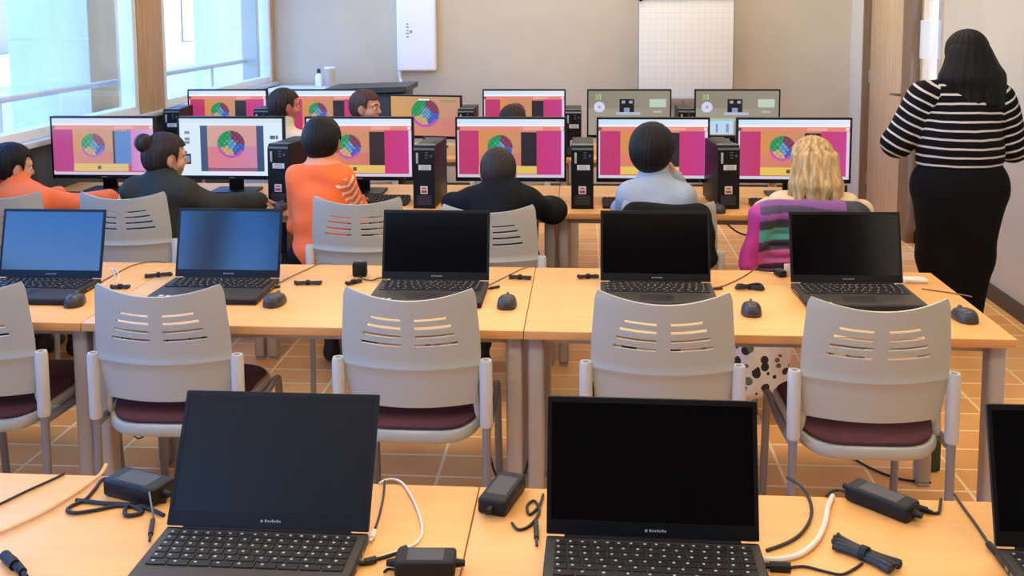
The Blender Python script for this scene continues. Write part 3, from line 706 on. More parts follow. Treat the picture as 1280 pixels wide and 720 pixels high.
# ------------------------------------------------------------------ adapters, cables, plugs on the tables
cab = mat('black cable', (24,22,22), .5); cabw = mat('white cable', (226,214,198), .5); cabo = mat('tan flat cable', (222,158,84), .55); cabg = mat('grey cable', (120,112,106), .5)
brick_m = mat('charger plastic', (20,20,21), .5, spec=.3, bump=.04, bscale=300)
def pts2(L_, z=TZ+.004):
    out = []
    for q in L_:
        p = at(q[0], q[1], Z=z)
        if len(q) > 2: p = at(q[0], q[1], Z=z+q[2])
        out.append(p)
    return out
def cable(label, paths, r, m, cat='cable', z=TZ, name='cable', flat=1., plug=None, group=None):
    """one cable: its run plus, if it has one, its plug as a part"""
    bm = new()
    P = pts2(paths, z+r+.0005); base = P[0].copy(); base.z = z
    t = thing(name, label, cat, base, 0, group)
    tube(bm, [p-base for p in P], r, 8, flat=flat); obj('cord', bm, m, t)
    if plug:
        for (a, b_, pr, pm_) in plug:
            A, B = at(*a, Z=z+pr+.0005)-base, at(*b_, Z=z+pr+.0005)-base
            bm = new(); d = (B-A); cyl(bm, A, A+d*.7, pr, n=12); cyl(bm, A+d*.7, B, pr*.62, pr*.5, n=12); obj('plug', bm, pm_, t)
    return t
def brick(label, x, y, rz, s=(.125,.055,.03)):
    t = thing('power_adapter', label, 'charger', (x,y,TZ), rz, 'laptop chargers')
    bm = new(); box(bm, (0,0,s[2]/2+.001), s, .006, seg=3); obj('body', bm, brick_m, t)
    bm = new(); box(bm, (0,0,s[2]+.0012), (s[0]*.6,s[1]*.7,.0006)); obj('rating_label', bm, mat('grey print on black', (62,62,64), .5), t)
    for q in (-1,1): bm = new(); cyl(bm, (q*(s[0]/2-.002),0,s[2]/2), (q*(s[0]/2+.015),0,s[2]/2), .008, .005, 12); obj('cable_sleeve', bm, brick_m, t)
    return t
brick('black laptop charger left of the foreground left laptop, on a tangle of cord', -.852, 1.775, -.35, (.125,.062,.034))
brick('black laptop charger at the seam of the front tables, pointing away', -.155, 1.795, 1.30, (.12,.055,.03))
brick('black laptop charger lying slanted right of the foreground centre laptop', .548, 1.812, -.78, (.125,.05,.03))
brick('black charger at the bottom edge beside the foreground left laptop', -.262, 1.553, .06, (.10,.05,.028))
cable('tan flat cable crossing the front table at lower left', [(-30,675),(0,665),(45,645),(85,622),(112,603),(126,592,.004),(133,580,.012)], .0045, cabo, flat=.5)
cable('thin black cable at the far left corner of the front table', [(-30,645),(0,630),(35,613),(64,600),(80,592)], .0025, cab)
cable('black cord looped in front of the charger beside the foreground left laptop', [(163,607),(132,598),(118,612),(107,624),(90,632),(84,638),(95,641),(122,637),(150,632),(185,636),(205,644)], .0035, cab)
cable('second black cord folded under the left charger', [(95,625),(130,629),(160,631),(178,640),(158,644),(158,634),(172,628),(208,626)], .004, cab)
cable('thin charger lead with slim plug running to the foreground left laptop', [(186,612,.030),(189,630,.02),(192,648)], .0018, cabg, plug=[((191,650),(187,676),.0045,cab)])
cable('black cord of two small plugs at the bottom left corner', [(-12,694),(4,695),(10,700)], .0025, cab, plug=[((6,694),(24,712),.009,brick_m),((16,700),(34,722),.007,brick_m)])
cable('thin white cable arching behind the right edge of the foreground left laptop', [(474,604),(487,599),(503,604),(519,630),(528,660),(521,678),(500,688),(474,697)], .0024, cabw, plug=[((508,684),(498,688),.0045,cab)])
cable('short black lead going down to a white plug by the left laptop corner', [(481,600),(479,622),(474,645),(469,660)], .0022, cab, plug=[((468,664),(463,677),.005,cabw)])
cable('black cord from the left laptop to the charger at the bottom edge', [(452,703),(478,697),(500,691),(511,696),(514,712)], .003, cab, plug=[((470,699),(450,704),.006,cab)])
cable('thin black cord curling over the charger at the bottom edge', [(480,715),(486,711),(500,713),(545,717),(562,719)], .002, cab)
cable('black cord coiled at the left side of the foreground centre laptop', [(640,654),(648,662),(662,657),(674,640),(668,626),(659,632),(662,643),(674,632),(679,618)], .0026, cab, plug=[((670,652),(671,682),.0045,cab)])
cable('black cable curving off the table right of the foreground centre laptop', [(984,597),(1000,607),(1012,624),(1014,645),(1003,665),(985,678),(958,688)], .003, cab)
cable('thick white cable curving right of the foreground centre laptop', [(1041,620),(1035,634),(1031,655),(1020,677),(1000,693),(975,699),(954,699)], .0048, cabw)
cable('black plug with cord beside the foreground centre laptop, below the white cable', [(984,710),(1005,708),(1030,714),(1052,718),(1068,711),(1078,704)], .0024, cab, plug=[((988,709),(952,707),.008,brick_m)])
cable('black cord bent behind the slanted charger', [(1066,618,.012),(1050,613),(1040,614),(1033,620)], .0028, cab)
cable('black cord kinked right of the slanted charger', [(1142,632,.012),(1158,639),(1172,641),(1175,632),(1176,624)], .0028, cab, plug=[((1144,633),(1165,640),.006,brick_m)])
cable('black charger lead running to the laptop at the bottom right corner', [(1193,618),(1204,634),(1220,656),(1236,680)], .0026, cab, plug=[((1236,680),(1252,698),.006,brick_m)])
def bundle(label, px, py, rz, L_=.075, r=.0035, n=5, z=TZ, m=None):
    p = at(px, py, Z=z); t = thing('cable_bundle', label, 'cable', (p.x,p.y,z), rz, 'tied mouse cables'); r_ = random.Random(int(px))
    bm = new(); P = []
    for i in range(n):
        s = 1-.12*r_.random(); y = (i-(n-1)/2)*r*1.2; zz = r*1.2+.0015+(i%2)*r*1.1
        P += [(-L_/2*s, y, zz), (-L_*.2, y*.6, zz+.001), (L_*.2, y*.6, zz+.001), (L_/2*s, y, zz), (L_/2*s, y+r*.6, zz+r*.7)] if i%2 == 0 else [(L_/2*s, y, zz), (L_*.2, y*.6, zz), (-L_*.2, y*.6, zz), (-L_/2*s, y, zz), (-L_/2*s, y+r*.6, zz+r*.6)]
    tube(bm, P, r, 8); obj('cord', bm, m or cab, t)
    bm = new(); cyl(bm, (-.006,0,r*2.2), (.006,0,r*2.2), r*2.7, n=14); obj('tie', bm, brick_m, t); return t
bundle('black tied cable bundle on the table left of the dimmer blue laptop', 198, 346, .45, .085)
bundle('small black cable bundle right of the bright blue laptop', 150, 361, .15, .06)
bundle('black tied cable bundle right of the dimmer blue laptop', 385, 356, .1, .09)
bundle('black cable bundle left of the laptop before black-jacket child', 442, 355, .9, .055)
bundle('black tied cable bundle right of the laptop before black-jacket child', 650, 349, -.15, .075)
bundle('black cable bundle left of the laptop before blue-shirt child', 735, 348, .2, .07)
bundle('large coiled black cable lying at the bottom right of the front table', 1080, 699, -.75, .11, .0048, 6)
p = at(937,362,Z=TZ); t = thing('cable_bundle', 'black cable tied in a figure eight above a mouse, left of the rightmost laptop', 'cable', (p.x,p.y,TZ), .02, 'tied mouse cables')
bm = new()
for k in range(3):
    tube(bm, [(.046*math.sin(a)*(1-.06*k), .016*math.sin(2*a)*(1-.05*k), .006+.0045*k+.002*math.cos(a)) for a in np.linspace(0,2*math.pi,26)], .0032, 8, smooth=2)
obj('cord', bm, cab, t); bm = new(); box(bm, (0,0,.009), (.012,.012,.016), .003); obj('tie', bm, brick_m, t)
p = at(446,350,Z=TZ); t = thing('wall_plug', 'black plug standing on end beside the laptop before black-jacket child', 'plug', (p.x,p.y+.05,TZ), .1)
bm = new(); box(bm, (0,0,.026), (.05,.036,.05), .007); obj('body', bm, brick_m, t); bm = new(); box(bm, (0,.0,.053), (.04,.03,.006), .002); obj('cap', bm, mat('mid grey plastic'), t)
bm = new(); tube(bm, [(0,-.018,.008),(.015,-.05,.004),(.05,-.07,.004),(.07,-.04,.004),(.10,-.055,.004)], .0022, 8); obj('cord', bm, cab, t)
cable('thin brown lead running from the bright blue laptop to the back edge', [(118,357),(140,345),(165,332),(190,327),(208,328)], .002, mat('brown lead', (120,84,58), .5))
cable('thin white cable looped right of the bright blue laptop', [(118,362),(136,352),(143,344),(140,336),(147,341),(146,352),(122,358)], .002, cabw)
cable('thin pale lead from the dimmer blue laptop to the back edge', [(350,353),(365,345),(385,336),(398,330),(408,328),(415,330)], .002, cabg, plug=[((350,358),(335,360),.0045,cab)])
cable('thin cord right of the laptop before black-jacket child, reaching the back edge', [(610,357),(630,347),(650,337),(663,333)], .002, cabg, plug=[((624,358),(608,361),.0045,cab)])
cable('thin pale lead right of the laptop before blue-shirt child', [(890,360),(905,357),(925,348),(938,340),(946,334)], .002, mat('brown lead'), plug=[((903,360),(889,361),.0045,cab)])
cable('thin brown lead right of the rightmost middle-row laptop', [(1152,361),(1175,364),(1200,368),(1215,371)], .002, mat('brown lead'))
p = at(1143,352,Z=TZ); bm = new(); box(bm, (0,0,.006), (.075,.05,.012), .004); tube(bm, [(-.03,-.02,.006),(-.06,-.04,.004),(-.075,-.05,.004)], .002)
o = obj('white_adapter', bm, cabw); o.location = (p.x,p.y,TZ+.0005); tag(o, 'small white adapter on the table right of the rightmost middle-row laptop', 'adapter')
p = at(975,345,Z=TZ); t = thing('plug', 'black plug on a cord with white tag, left of the rightmost middle-row laptop', 'plug', (p.x,p.y,TZ), .3)
bm = new(); box(bm, (0,0,.012), (.03,.05,.022), .006); tube(bm, [(-.005,.02,.012),(-.03,.05,.008),(-.05,.08,.006)], .004); obj('body', bm, brick_m, t); bm = new(); box(bm, (.021,-.01,.022), (.022,.004,.044), .001); obj('tag', bm, cabw, t)
# cords hanging under the tables, on the floor
def hang(label, P, r=.0028, m=None):
    o = obj('hanging_cable', (lambda b_: (tube(b_, [Vector(p)-Vector(P[0]) for p in P], r, 8), b_)[1])(new()), m or cab); o.location = P[0]; tag(o, label, 'cable'); return o
hang('black cord hanging down right of the chair at centre, by the paired legs', [(-.31,3.0,.70),(-.305,2.99,.6),(-.315,3.0,.48),(-.30,2.98,.3),(-.27,3.0,.18),(-.2,3.05,.16),(-.17,3.12,.3),(-.19,3.2,.66)], .004)
hang('thin cord lying on the tiles under the rightmost chair', [(.97,3.62,.006),(1.02,3.52,.005),(1.10,3.44,.005),(1.20,3.42,.005)], .004)
hang('thin cord hanging near the leg pair at left', [(-1.60,3.3,.70),(-1.61,3.28,.5),(-1.60,3.25,.3),(-1.55,3.24,.17),(-1.47,3.26,.3),(-1.44,3.3,.69)], .003)
hang('black cords sagging below the desktop table beside striped jacket', [(.62,4.55,.69),(.68,4.52,.64),(.74,4.53,.62),(.80,4.55,.66),(.86,4.55,.69)], .004)
bm = new(); box(bm, (0,0,.065), (.05,.035,.125), .006); box(bm, (0,0,.131), (.03,.02,.008), .003); o = obj('box', bm, mat('dark green card', (44,62,38), .7)); o.location = (1.235,3.52,.001); o.rotation_euler = (0,0,.3); tag(o, 'small dark green carton standing on the tiles under the rightmost chair', 'box')

# ------------------------------------------------------------------ far end of the room
pan_w = mat('white enamel', (236,238,242), .35)
t = thing('wall_panel', 'tall white panel hung on the far wall, small dark mark printed sideways', 'panel', (-1.483,YB,1.10))
bm = new(); box(bm, (0,-.045,.45), (.345,.088,.9), .012, seg=3); obj('housing', bm, pan_w, t)
bm = new(); box(bm, (0,-.0895,.45), (.30,.002,.86)); obj('front_face', bm, pan_w, t)
bm = new()
for i, (dz, w_) in enumerate(((.0,.022),(.03,.03),(.055,.02),(.085,.026),(.11,.018))): box(bm, (-.075,-.0912,.30+dz), (w_,.001,.014))
cyl(bm, (-.045,-.0906,.345), (-.045,-.0915,.345), .014, n=14); obj('printed_mark', bm, mat('faint grey mark', (150,158,166), .6), t)
bm = new(); box(bm, (-.16,-.04,-.02), (.03,.03,.05), .005); tube(bm, [(-.16,-.04,-.04),(-.15,-.05,-.09),(-.13,-.055,-.13)], .012); obj('cable_outlet', bm, pan_w, t)
t = thing('flip_chart', 'flip chart easel with faintly squared white paper pad at the far wall', 'flip chart', (.835,8.42,0))
bm = new(); box(bm, (0,.02,1.42), (.80,.02,1.05), .005); obj('board', bm, mat('grey board', (150,150,150), .5), t)
pad_m = mat('squared paper', (226,224,216), .9); N, L = nt(pad_m); b = N['Principled BSDF']; tc = N.new('ShaderNodeTexCoord'); br = N.new('ShaderNodeTexBrick'); mp = N.new('ShaderNodeMapping'); mp.inputs['Rotation'].default_value = (R(90),0,0); L.new(tc.outputs['Object'], mp.inputs[0]); L.new(mp.outputs[0], br.inputs[0]); br.offset = 0
br.inputs['Scale'].default_value = 1; br.inputs['Brick Width'].default_value = .05; br.inputs['Row Height'].default_value = .05; br.inputs['Mortar Size'].default_value = .0012; br.inputs['Color1'].default_value = br.inputs['Color2'].default_value = (*lin((228,226,218)),1); br.inputs['Mortar'].default_value = (*lin((206,206,200)),1); L.new(br.outputs['Color'], b.inputs['Base Color'])
bm = new(); box(bm, (0,.002,1.32), (.775,.016,.90), .002); obj('paper_pad', bm, pad_m, t)
bm = new(); box(bm, (0,-.012,1.745), (.79,.02,.05), .004); obj('clamp_bar', bm, mat('mid grey plastic'), t)
bm = new(); cyl(bm, (-.378,-.010,1.71), (-.378,-.03,1.71), .016, n=12); obj('clamp_knob', bm, black_pl, t)
for q in ((-.36,.05),(.36,.05),(0,.36)):
    bm = new(); cyl(bm, (q[0]*.95,.035,1.5), (q[0],q[1],.0), .013, n=12); obj('leg', bm, steel, t)
bm = new(); box(bm, (0,-.03,.885), (.80,.07,.012), .003); obj('pen_tray', bm, mat('grey board'), t)
t = thing('side_table', 'white table against the far wall in the window corner', 'table', (-2.40,8.42,0))
bm = new(); box(bm, (0,0,.955), (.62,.70,.035), .006); obj('tabletop', bm, pan_w, t)
for sx in (-1,1):
    for sy in (-1,1): bm = new(); box(bm, (sx*.28,sy*.31,.47), (.04,.04,.938), .004); obj('leg', bm, pan_w, t)
bm = new(); box(bm, (0,-.335,.88), (.58,.02,.11)); obj('apron', bm, pan_w, t)
t = thing('bottle', 'small white bottle with dark cap on the white corner table', 'bottle', (-2.33,8.60,.973))
bm = new(); lathe(bm, [(.028,0),(.032,.004),(.032,.085),(.026,.10),(.012,.11),(.012,.118)]); obj('body', bm, pan_w, t); bm = new(); lathe(bm, [(.014,.116),(.016,.12),(.016,.15),(.010,.154)]); obj('cap', bm, mat('dark blue cap', (60,66,84), .5), t)
t = thing('cup', 'beige cup beside the small white bottle on the corner table', 'cup', (-2.23,8.60,.973))
bm = new(); lathe(bm, [(.032,0),(.036,.003),(.044,.16),(.040,.16),(.034,.01)]); obj('body', bm, mat('beige cardboard', (186,172,152), .8), t); bm = new(); lathe(bm, [(.046,.155),(.047,.165),(.0445,.17),(.041,.166)]); obj('rim', bm, pan_w, t)
t = thing('cabinet', 'dark cabinet with overhanging top standing behind the far row of monitors', 'cabinet', (-1.62,7.55,0)); blk = mat('dark grey laminate', (56,58,58), .5)
bm = new(); box(bm, (.02,0,.52), (.50,.42,1.0), .006); obj('body', bm, blk, t); bm = new(); prism(bm, [(-.33,1.055),(.30,1.075),(.30,1.035),(-.25,1.02)], -.26, .26); obj('top', bm, blk, t)
for sx in (-1,1): bm = new(); box(bm, (.02+sx*.12,-.2115,.52), (.235,.006,.94), .002); d = obj('door', bm, blk, t); bm = new(); box(bm, (.02+sx*.02,-.219,.62), (.012,.012,.10), .003); obj('handle', bm, steel, d)

# ================================================================== PEOPLE
V3 = lambda *a: np.array(a, float)
def hand(w, d, n, s=1., curl=.35, ts=1):
    w = V3(*w); d = V3(*d); d /= np.linalg.norm(d); n = V3(*n); n -= d*(n@d); n /= np.linalg.norm(n); l = np.cross(d, n)
    P = [ell(w+d*.040*s, (.030*s,.040*s,.0135*s), np.stack([l,d,n],1), .012), cap(w-d*.01, w+d*.03*s, .019*s, .018*s, .015)]
    for i, (ln, off) in enumerate(((.060,0),(.068,.004),(.062,.001),(.047,-.006))):
        b0 = w+d*(.068+off)*s+l*ts*(.0205-.0137*i)*s; a1 = curl*(.8+.15*i); a2 = a1+curl*1.4; a3 = a2+curl
        p1 = b0+(d*math.cos(a1)+n*math.sin(a1))*ln*.45*s; p2 = p1+(d*math.cos(a2)+n*math.sin(a2))*ln*.32*s; p3 = p2+(d*math.cos(a3)+n*math.sin(a3))*ln*.23*s
        r = .0072*s
        P += [cap(b0-d*.012*s,p1,r*1.05,r,.006), cap(p1,p2,r,r*.92,.003), cap(p2,p3,r*.92,r*.8,.003)]
    t0 = w+d*.018*s+l*ts*.022*s; t1 = t0+(d*.55+l*ts*.62+n*.25)*.034*s; t2 = t1+(d*.85+l*ts*.2+n*.35)*.028*s
    return P+[cap(t0,t1,.0105*s,.0085*s,.01), cap(t1,t2,.0085*s,.007*s,.003)]
def head_prims(c, Rm, s=1.):
    c = V3(*c); L_ = lambda x,y,z: c+Rm@(V3(x,y,z)*s); r = lambda a: tuple(s*x for x in a)
    P = [ell(L_(0,-.008,.022), r((.072,.088,.082)), Rm, .02), ell(L_(0,.022,-.040), r((.054,.058,.060)), Rm, .03), cap(L_(0,.045,-.078), L_(0,.050,-.080), .018*s, .02*s, .03),
         cap(L_(0,.078,.010), L_(0,.094,-.020), .008*s, .0115*s, .012), cap(L_(-.009,.086,-.024), L_(.009,.086,-.024), .008*s, .008*s, .006),
         cap(L_(-.018,.073,-.050), L_(.018,.073,-.050), .0075*s, .0075*s, .006), cap(L_(-.014,.071,-.060), L_(.014,.071,-.060), .008*s, .008*s, .006),
         cap(L_(-.045,.066,.022), L_(-.015,.078,.026), .009*s, .009*s, .014), cap(L_(.045,.066,.022), L_(.015,.078,.026), .009*s, .009*s, .014),
         ell(L_(-.042,.052,-.028), r((.022,.022,.024)), Rm, .02), ell(L_(.042,.052,-.028), r((.022,.022,.024)), Rm, .02)]
    for sx in (-1,1): P += [ell(L_(sx*.073,-.004,-.006), r((.010,.019,.030)), Rm@Rz(sx*.35), .008), ell(L_(sx*.071,.002,-.030), r((.008,.009,.012)), Rm, .008)]
    return P
def face(parent, c, Rm, s, iris):
    L_ = lambda x,y,z: Vector(V3(*c)+Rm@(V3(x,y,z)*s)); q = Matrix([list(x) for x in Rm])
    for sx in (-1,1):
        bm = new(); ball(bm, L_(sx*.029,.068,.006), .0125*s, 0); ball(bm, L_(sx*.029,.0775,.006), (.0055*s,.004*s,.0055*s), 1, 12, 8, q)
        obj('eye', bm, [mat('eye white', (232,226,220), .3), mat('iris '+str(iris), iris, .25)], parent)
        bm = new(); tube(bm, [L_(sx*.046,.070,.026), L_(sx*.03,.082,.031), L_(sx*.014,.085,.027)], .0035*s, 6); obj('eyebrow', bm, mat('eyebrow '+str(iris), tuple(int(x*.6) for x in iris), .9), parent)
    bm = new(); tube(bm, [L_(-.021,.076,-.0545), L_(0,.0835,-.0545), L_(.021,.076,-.0545)], .0038*s, 8); obj('lips', bm, mat('lips', (176,96,88), .5), parent)
def hair_cap(c, Rm, s=1., inf=.010, y0=.030, z0=.058, nape=-.055, side=None):
    """prims and clips of a head of hair that leaves the face free"""
    c = V3(*c); L_ = lambda x,y,z: c+Rm@(V3(x,y,z)*s)
    P = [ell(L_(0,-.010,.024), (s*(.074+inf),s*(.090+inf),s*(.083+inf)), Rm, .02), ell(L_(0,-.040,-.010), (s*(.064+inf*.6),s*(.050+inf),s*(.060+inf)), Rm, .03)]
    def facecut(X):
        q = ((X-c)@Rm)/s; a = np.maximum(y0-q[:,1]+.12*np.maximum(q[:,2],0), q[:,2]-z0); return -a*s
    def napecut(X):
        q = ((X-c)@Rm)/s; return (nape-q[:,2]-.4*np.maximum(-.0-q[:,1],0)*0)*s
    def earcut(X):
        q = ((X-c)@Rm)/s; return -(np.sqrt(((q[:,1]-.004)/.024)**2+((q[:,2]+.012)/.034)**2)-1)*.02
    cl = [facecut, napecut]
    if side is None: cl.append(lambda X: np.where(np.abs(((X-c)@Rm)[:,0])/s > .05, earcut(X), -1))
    return P, cl
def strands(c, amp=.0025, f=26, seed=0):
    c = V3(*c); ph = seed*1.7
    def fn(X):
        d = X-c; a = np.arctan2(d[:,0], d[:,1]); return amp*(np.sin(a*f+ph+14*d[:,2])+.6*np.sin(a*f*1.9+2*ph-9*d[:,2]))
    return fn
def skin(rgb): return mat('skin %d %d %d' % rgb, rgb, .55, var=.05, scale=12)
def cloth(name, rgb, rough=.85, var=.08): return mat(name, rgb, rough, var=var, scale=14, bump=.12, bscale=180, spec=.2)
def hairm(name, rgb, var=.35): return mat(name, rgb, .55, var=var, scale=9, stretch=(9,9,1.3), bump=.3, bscale=40, spec=.22)

def shoe(ank, toe):
    a, t = V3(*ank), V3(*toe); d = t-a; d[2] = 0; d /= max(np.linalg.norm(d),1e-6)
    b = V3(a[0],a[1],0)
    P = [cap(b-d*.02+V3(0,0,.036), b+d*.02+V3(0,0,.04), .034, .034, .03), cap(b+d*.05+V3(0,0,.032), b+d*.135+V3(0,0,.028), .036, .029, .03), cap(a+V3(0,0,.01), b+V3(0,0,.05), .036, .034, .03)]
    return P, [lambda X: .003-X[:,2]]
class Fig:
    """one person: joints -> one continuous body, garments and hair as its children"""
    def __init__(s, label, hip, chest, neck, head, yaw, pitch, sh, el, wr, kn=None, an=None, hd=None, roll=0., k=1., hs=1., byaw=0., skin_rgb=(214,160,130), curl=.35, hand_n=((0,0,-1),(0,0,-1)), ts=(1,-1), h=.006):
        s.k, s.hs, s.h = k, hs, h; s.hip, s.chest, s.neck, s.head = map(lambda a: V3(*a), (hip,chest,neck,head)); s.Rm = Rz(yaw)@Rx(pitch)@Ry(roll); s.Rb = Rz(byaw)
        s.sh = [V3(*a) for a in sh]; s.el = [V3(*a) for a in el]; s.wr = [V3(*a) for a in wr]
        s.kn = [V3(*a) for a in kn] if kn else None; s.an = [V3(*a) for a in an] if an else None
        k_ = k
        up = s.chest-s.hip; 
        s.torso = [ell(s.hip, (.125*k_,.095*k_,.095*k_), s.Rb, .05), ell((s.hip+s.chest)/2, (.112*k_,.085*k_,.14*k_), s.Rb, .06), ell(s.chest, (.130*k_,.092*k_,.135*k_), s.Rb, .06)]
        s.shp = [cap(s.neck-V3(0,0,.02*k_), q, .044*k_, .050*k_, .05) for q in s.sh]
        s.arm = []
        for i in (0,1): s.arm += [cap(s.sh[i], s.el[i], .046*k_, .036*k_, .02), cap(s.el[i], s.wr[i], .036*k_, .024*k_, .015)]
        s.neckp = [cap(s.neck-V3(0,0,.03), s.head+s.Rm@V3(0,-.02,-.05)*hs, .040*hs, .042*hs, .03)]
        s.headp = head_prims(s.head, s.Rm, hs)
        s.hands = []
        for i in (0,1):
            d = V3(*hd[i]) if hd else s.wr[i]-s.el[i]; c_ = curl if not isinstance(curl,(tuple,list)) else curl[i]
            s.hands += hand(s.wr[i], d, hand_n[i], .86*k_/.92, c_, ts[i])
        s.legs = []; s.shin = []
        if kn:
            for i in (0,1):
                hx = s.hip+s.Rb@V3((-.068,.068)[i]*k_, .0, -.01)
                s.legs += [cap(hx, s.kn[i], .074*k_, .054*k_, .04)]; s.shin += [cap(s.kn[i], s.an[i], .052*k_, .034*k_, .03)]
        feet = []
        if an: feet = [cap(s.an[i]-V3(0,0,.03), s.an[i]+V3(0,.10,-.045), .030, .022, .02) for i in (0,1)]
        s.t = thing('person', label, 'person', (float(s.hip[0]), float(s.hip[1]), 0))
        s.off = V3(float(s.hip[0]), float(s.hip[1]), 0)
        V, Q = nets(s.torso+s.shp+s.arm+s.neckp+s.headp+s.hands+s.legs+s.shin+feet, min(h,.0052))
        s.body = mesh_np('body', V-s.off, Q, skin(skin_rgb), s.t); face(s.t, s.head-s.off, s.Rm, hs, (70,46,32))
    def wear(s, name, prims, m, inf=.011, clips=(), noise=None, uv=None, colfn=None, h=None):
        V, Q = nets(prims, h or s.h, inf, clips, noise); at_ = None; cols = None
        if uv: at_ = {'u': nearest_u(prims, V, uv)}
        if colfn: cols = colfn(V)
        o = mesh_np(name, V-s.off, Q, m, s.t, attrs=at_, cols=cols); return o
    def top(s, name, m, hem=None, cuff=1.0, inf=.012, noise=.004, seed=0, extra=(), **kw):
        A = []
        for i in (0,1):
            A += [s.arm[2*i]]; e, w = s.el[i], s.wr[i]; A += [cap(e, e+(w-e)*cuff, s.arm[2*i+1][3]+.003, (s.arm[2*i+1][3]*(1-cuff)+s.arm[2*i+1][4]*cuff)+.004, .02)]
        collar = [cap(s.neck-V3(0,0,.03), s.neck+(s.head-s.neck)*.42, .040*s.hs, .041*s.hs, .03)]
        z = hem if hem is not None else s.hip[2]-.06*s.k
        return s.wear(name, s.torso+s.shp+A+collar+list(extra), m, inf, [lambda X: z-X[:,2]], wrinkle(noise, 38, seed) if noise else None, **kw)
    def trousers(s, m, inf=.012, seed=0, extra=(), **kw):
        z = s.hip[2]+.09*s.k
        P = [s.torso[0]]+s.legs+[cap(p[1], p[1]+(p[2]-p[1])*.93, p[3], p[4]+.006, .03) for p in s.shin]+list(extra)
        return s.wear('trousers', P, m, inf, [lambda X: X[:,2]-z], wrinkle(.003, 34, seed), **kw)
    def shoes(s, m, dirs=((0,1),(0,1))):
        for i in (0,1):
            P, cl = shoe(s.an[i], s.an[i]+V3(dirs[i][0],dirs[i][1],0)); s.wear('shoe', P, m, 0, cl)
    def hair(s, m, extra=(), amp=.0022, f=26, seed=0, clips_extra=(), free=(), **kw):
        P, cl = hair_cap(s.head, s.Rm, s.hs, **kw)
        nz = strands(s.head, amp, f, seed)
        if extra and not free:
            base_cl = cl; V, Q = nets(P, .0045, 0, base_cl, nz); o = mesh_np('hair', V-s.off, Q, m, s.t)
            V, Q = nets(list(extra), .0045, 0, (), nz); o2 = mesh_np('hair_length', V-s.off, Q, m, s.t); return o
        V, Q = nets(P, .0045, 0, cl, nz); return mesh_np('hair', V-s.off, Q, m, s.t)
dark_hair = hairm('near black hair', (22,17,16)); brown_hair = hairm('dark brown hair', (48,34,27)); blonde = hairm('blonde hair', (192,158,108), .4)
denim = cloth('dark navy trousers', (40,44,58)); black_cl = cloth('black fabric', (15,14,15)); shoe_d = mat('dark shoe', (38,34,34), .6); shoe_w = mat('pale shoe', (190,184,178), .6)

def seat_joints(x, y, k=.92, spread=.10, dx=0.):
    hip = (x, y, .578); kn = ((x-spread+dx, y+.34, .54), (x+spread+dx, y+.34, .54)); an = ((x-spread+dx, y+.30, .12), (x+spread+dx, y+.30, .12)); return hip, kn, an

# --- child in orange jersey (left centre), seated at the left side of the chair
hip, kn, an = seat_joints(-1.165, 4.22, spread=.08, dx=.05)
p = Fig('child in orange jersey with white sleeve chevrons, seen from behind, seated at near desktop row', hip, (-1.150,4.24,.82), (-1.150,4.245,.970), (-1.150,4.275,1.075), -.08, -.06,
        ((-1.245,4.24,.915),(-1.055,4.24,.915)), ((-1.275,4.30,.70),(-1.015,4.34,.73)), ((-1.21,4.52,.765),(-1.05,4.53,.765)), kn, an, hs=.98, k=.84, skin_rgb=(190,132,102))
def jersey(V):
    c = np.tile(np.array(lin((255,112,48))),(len(V),1)); a, b_ = V3(-1.055,4.24,.915), V3(-1.015,4.34,.73); ax = (b_-a)/np.linalg.norm(b_-a); d = V-a; t = d@ax; r = d-t[:,None]*ax
    side = r[:,0]; back = -r[:,1]; m = (np.linalg.norm(r,axis=1) < .075)&(t > -.03)&(t < .14)&(V[:,0] > -1.08)
    w = ((t+np.abs(np.arctan2(r[:,1], r[:,0]+.0)+.95)*.030)/.036)%1 < .38; band = np.abs(np.arctan2(r[:,1], r[:,0])+.95) < .75
    c[m&w&band] = lin((250,226,206)); n = V[:,2] > .985; c[n] = lin((236,150,110)); return c
p.top('jersey', attr_mat('orange jersey', .75, bump=.1, bscale=160), hem=.52, cuff=.55, inf=.018, noise=.005, seed=3, colfn=jersey, h=.005)
p.trousers(black_cl, seed=2); p.shoes(shoe_d); p.hair(dark_hair, inf=.011, seed=1, nape=-.085, amp=.0012, f=40)

# --- child in black jacket, leaning onto the desk
hip, kn, an = seat_joints(-.365, 4.06)
p = Fig('child in black jacket leaning over the desk, short dark hair, seen from behind', hip, (-.350,4.16,.775), (-.368,4.215,.885), (-.376,4.265,.945), .05, -.30,
        ((-.475,4.20,.825),(-.245,4.20,.825)), ((-.565,4.31,.79),(-.135,4.26,.775)), ((-.42,4.56,.765),(-.25,4.53,.765)), kn, an, hs=.95, k=.86, skin_rgb=(196,142,112))
p.top('jacket', black_cl, hem=.52, cuff=.95, inf=.022, noise=.006, seed=5); p.trousers(denim, seed=6); p.shoes(shoe_d); p.hair(hairm('dark grey brown hair', (50,40,34)), inf=.008, seed=2, nape=-.08, amp=.0012, f=40)

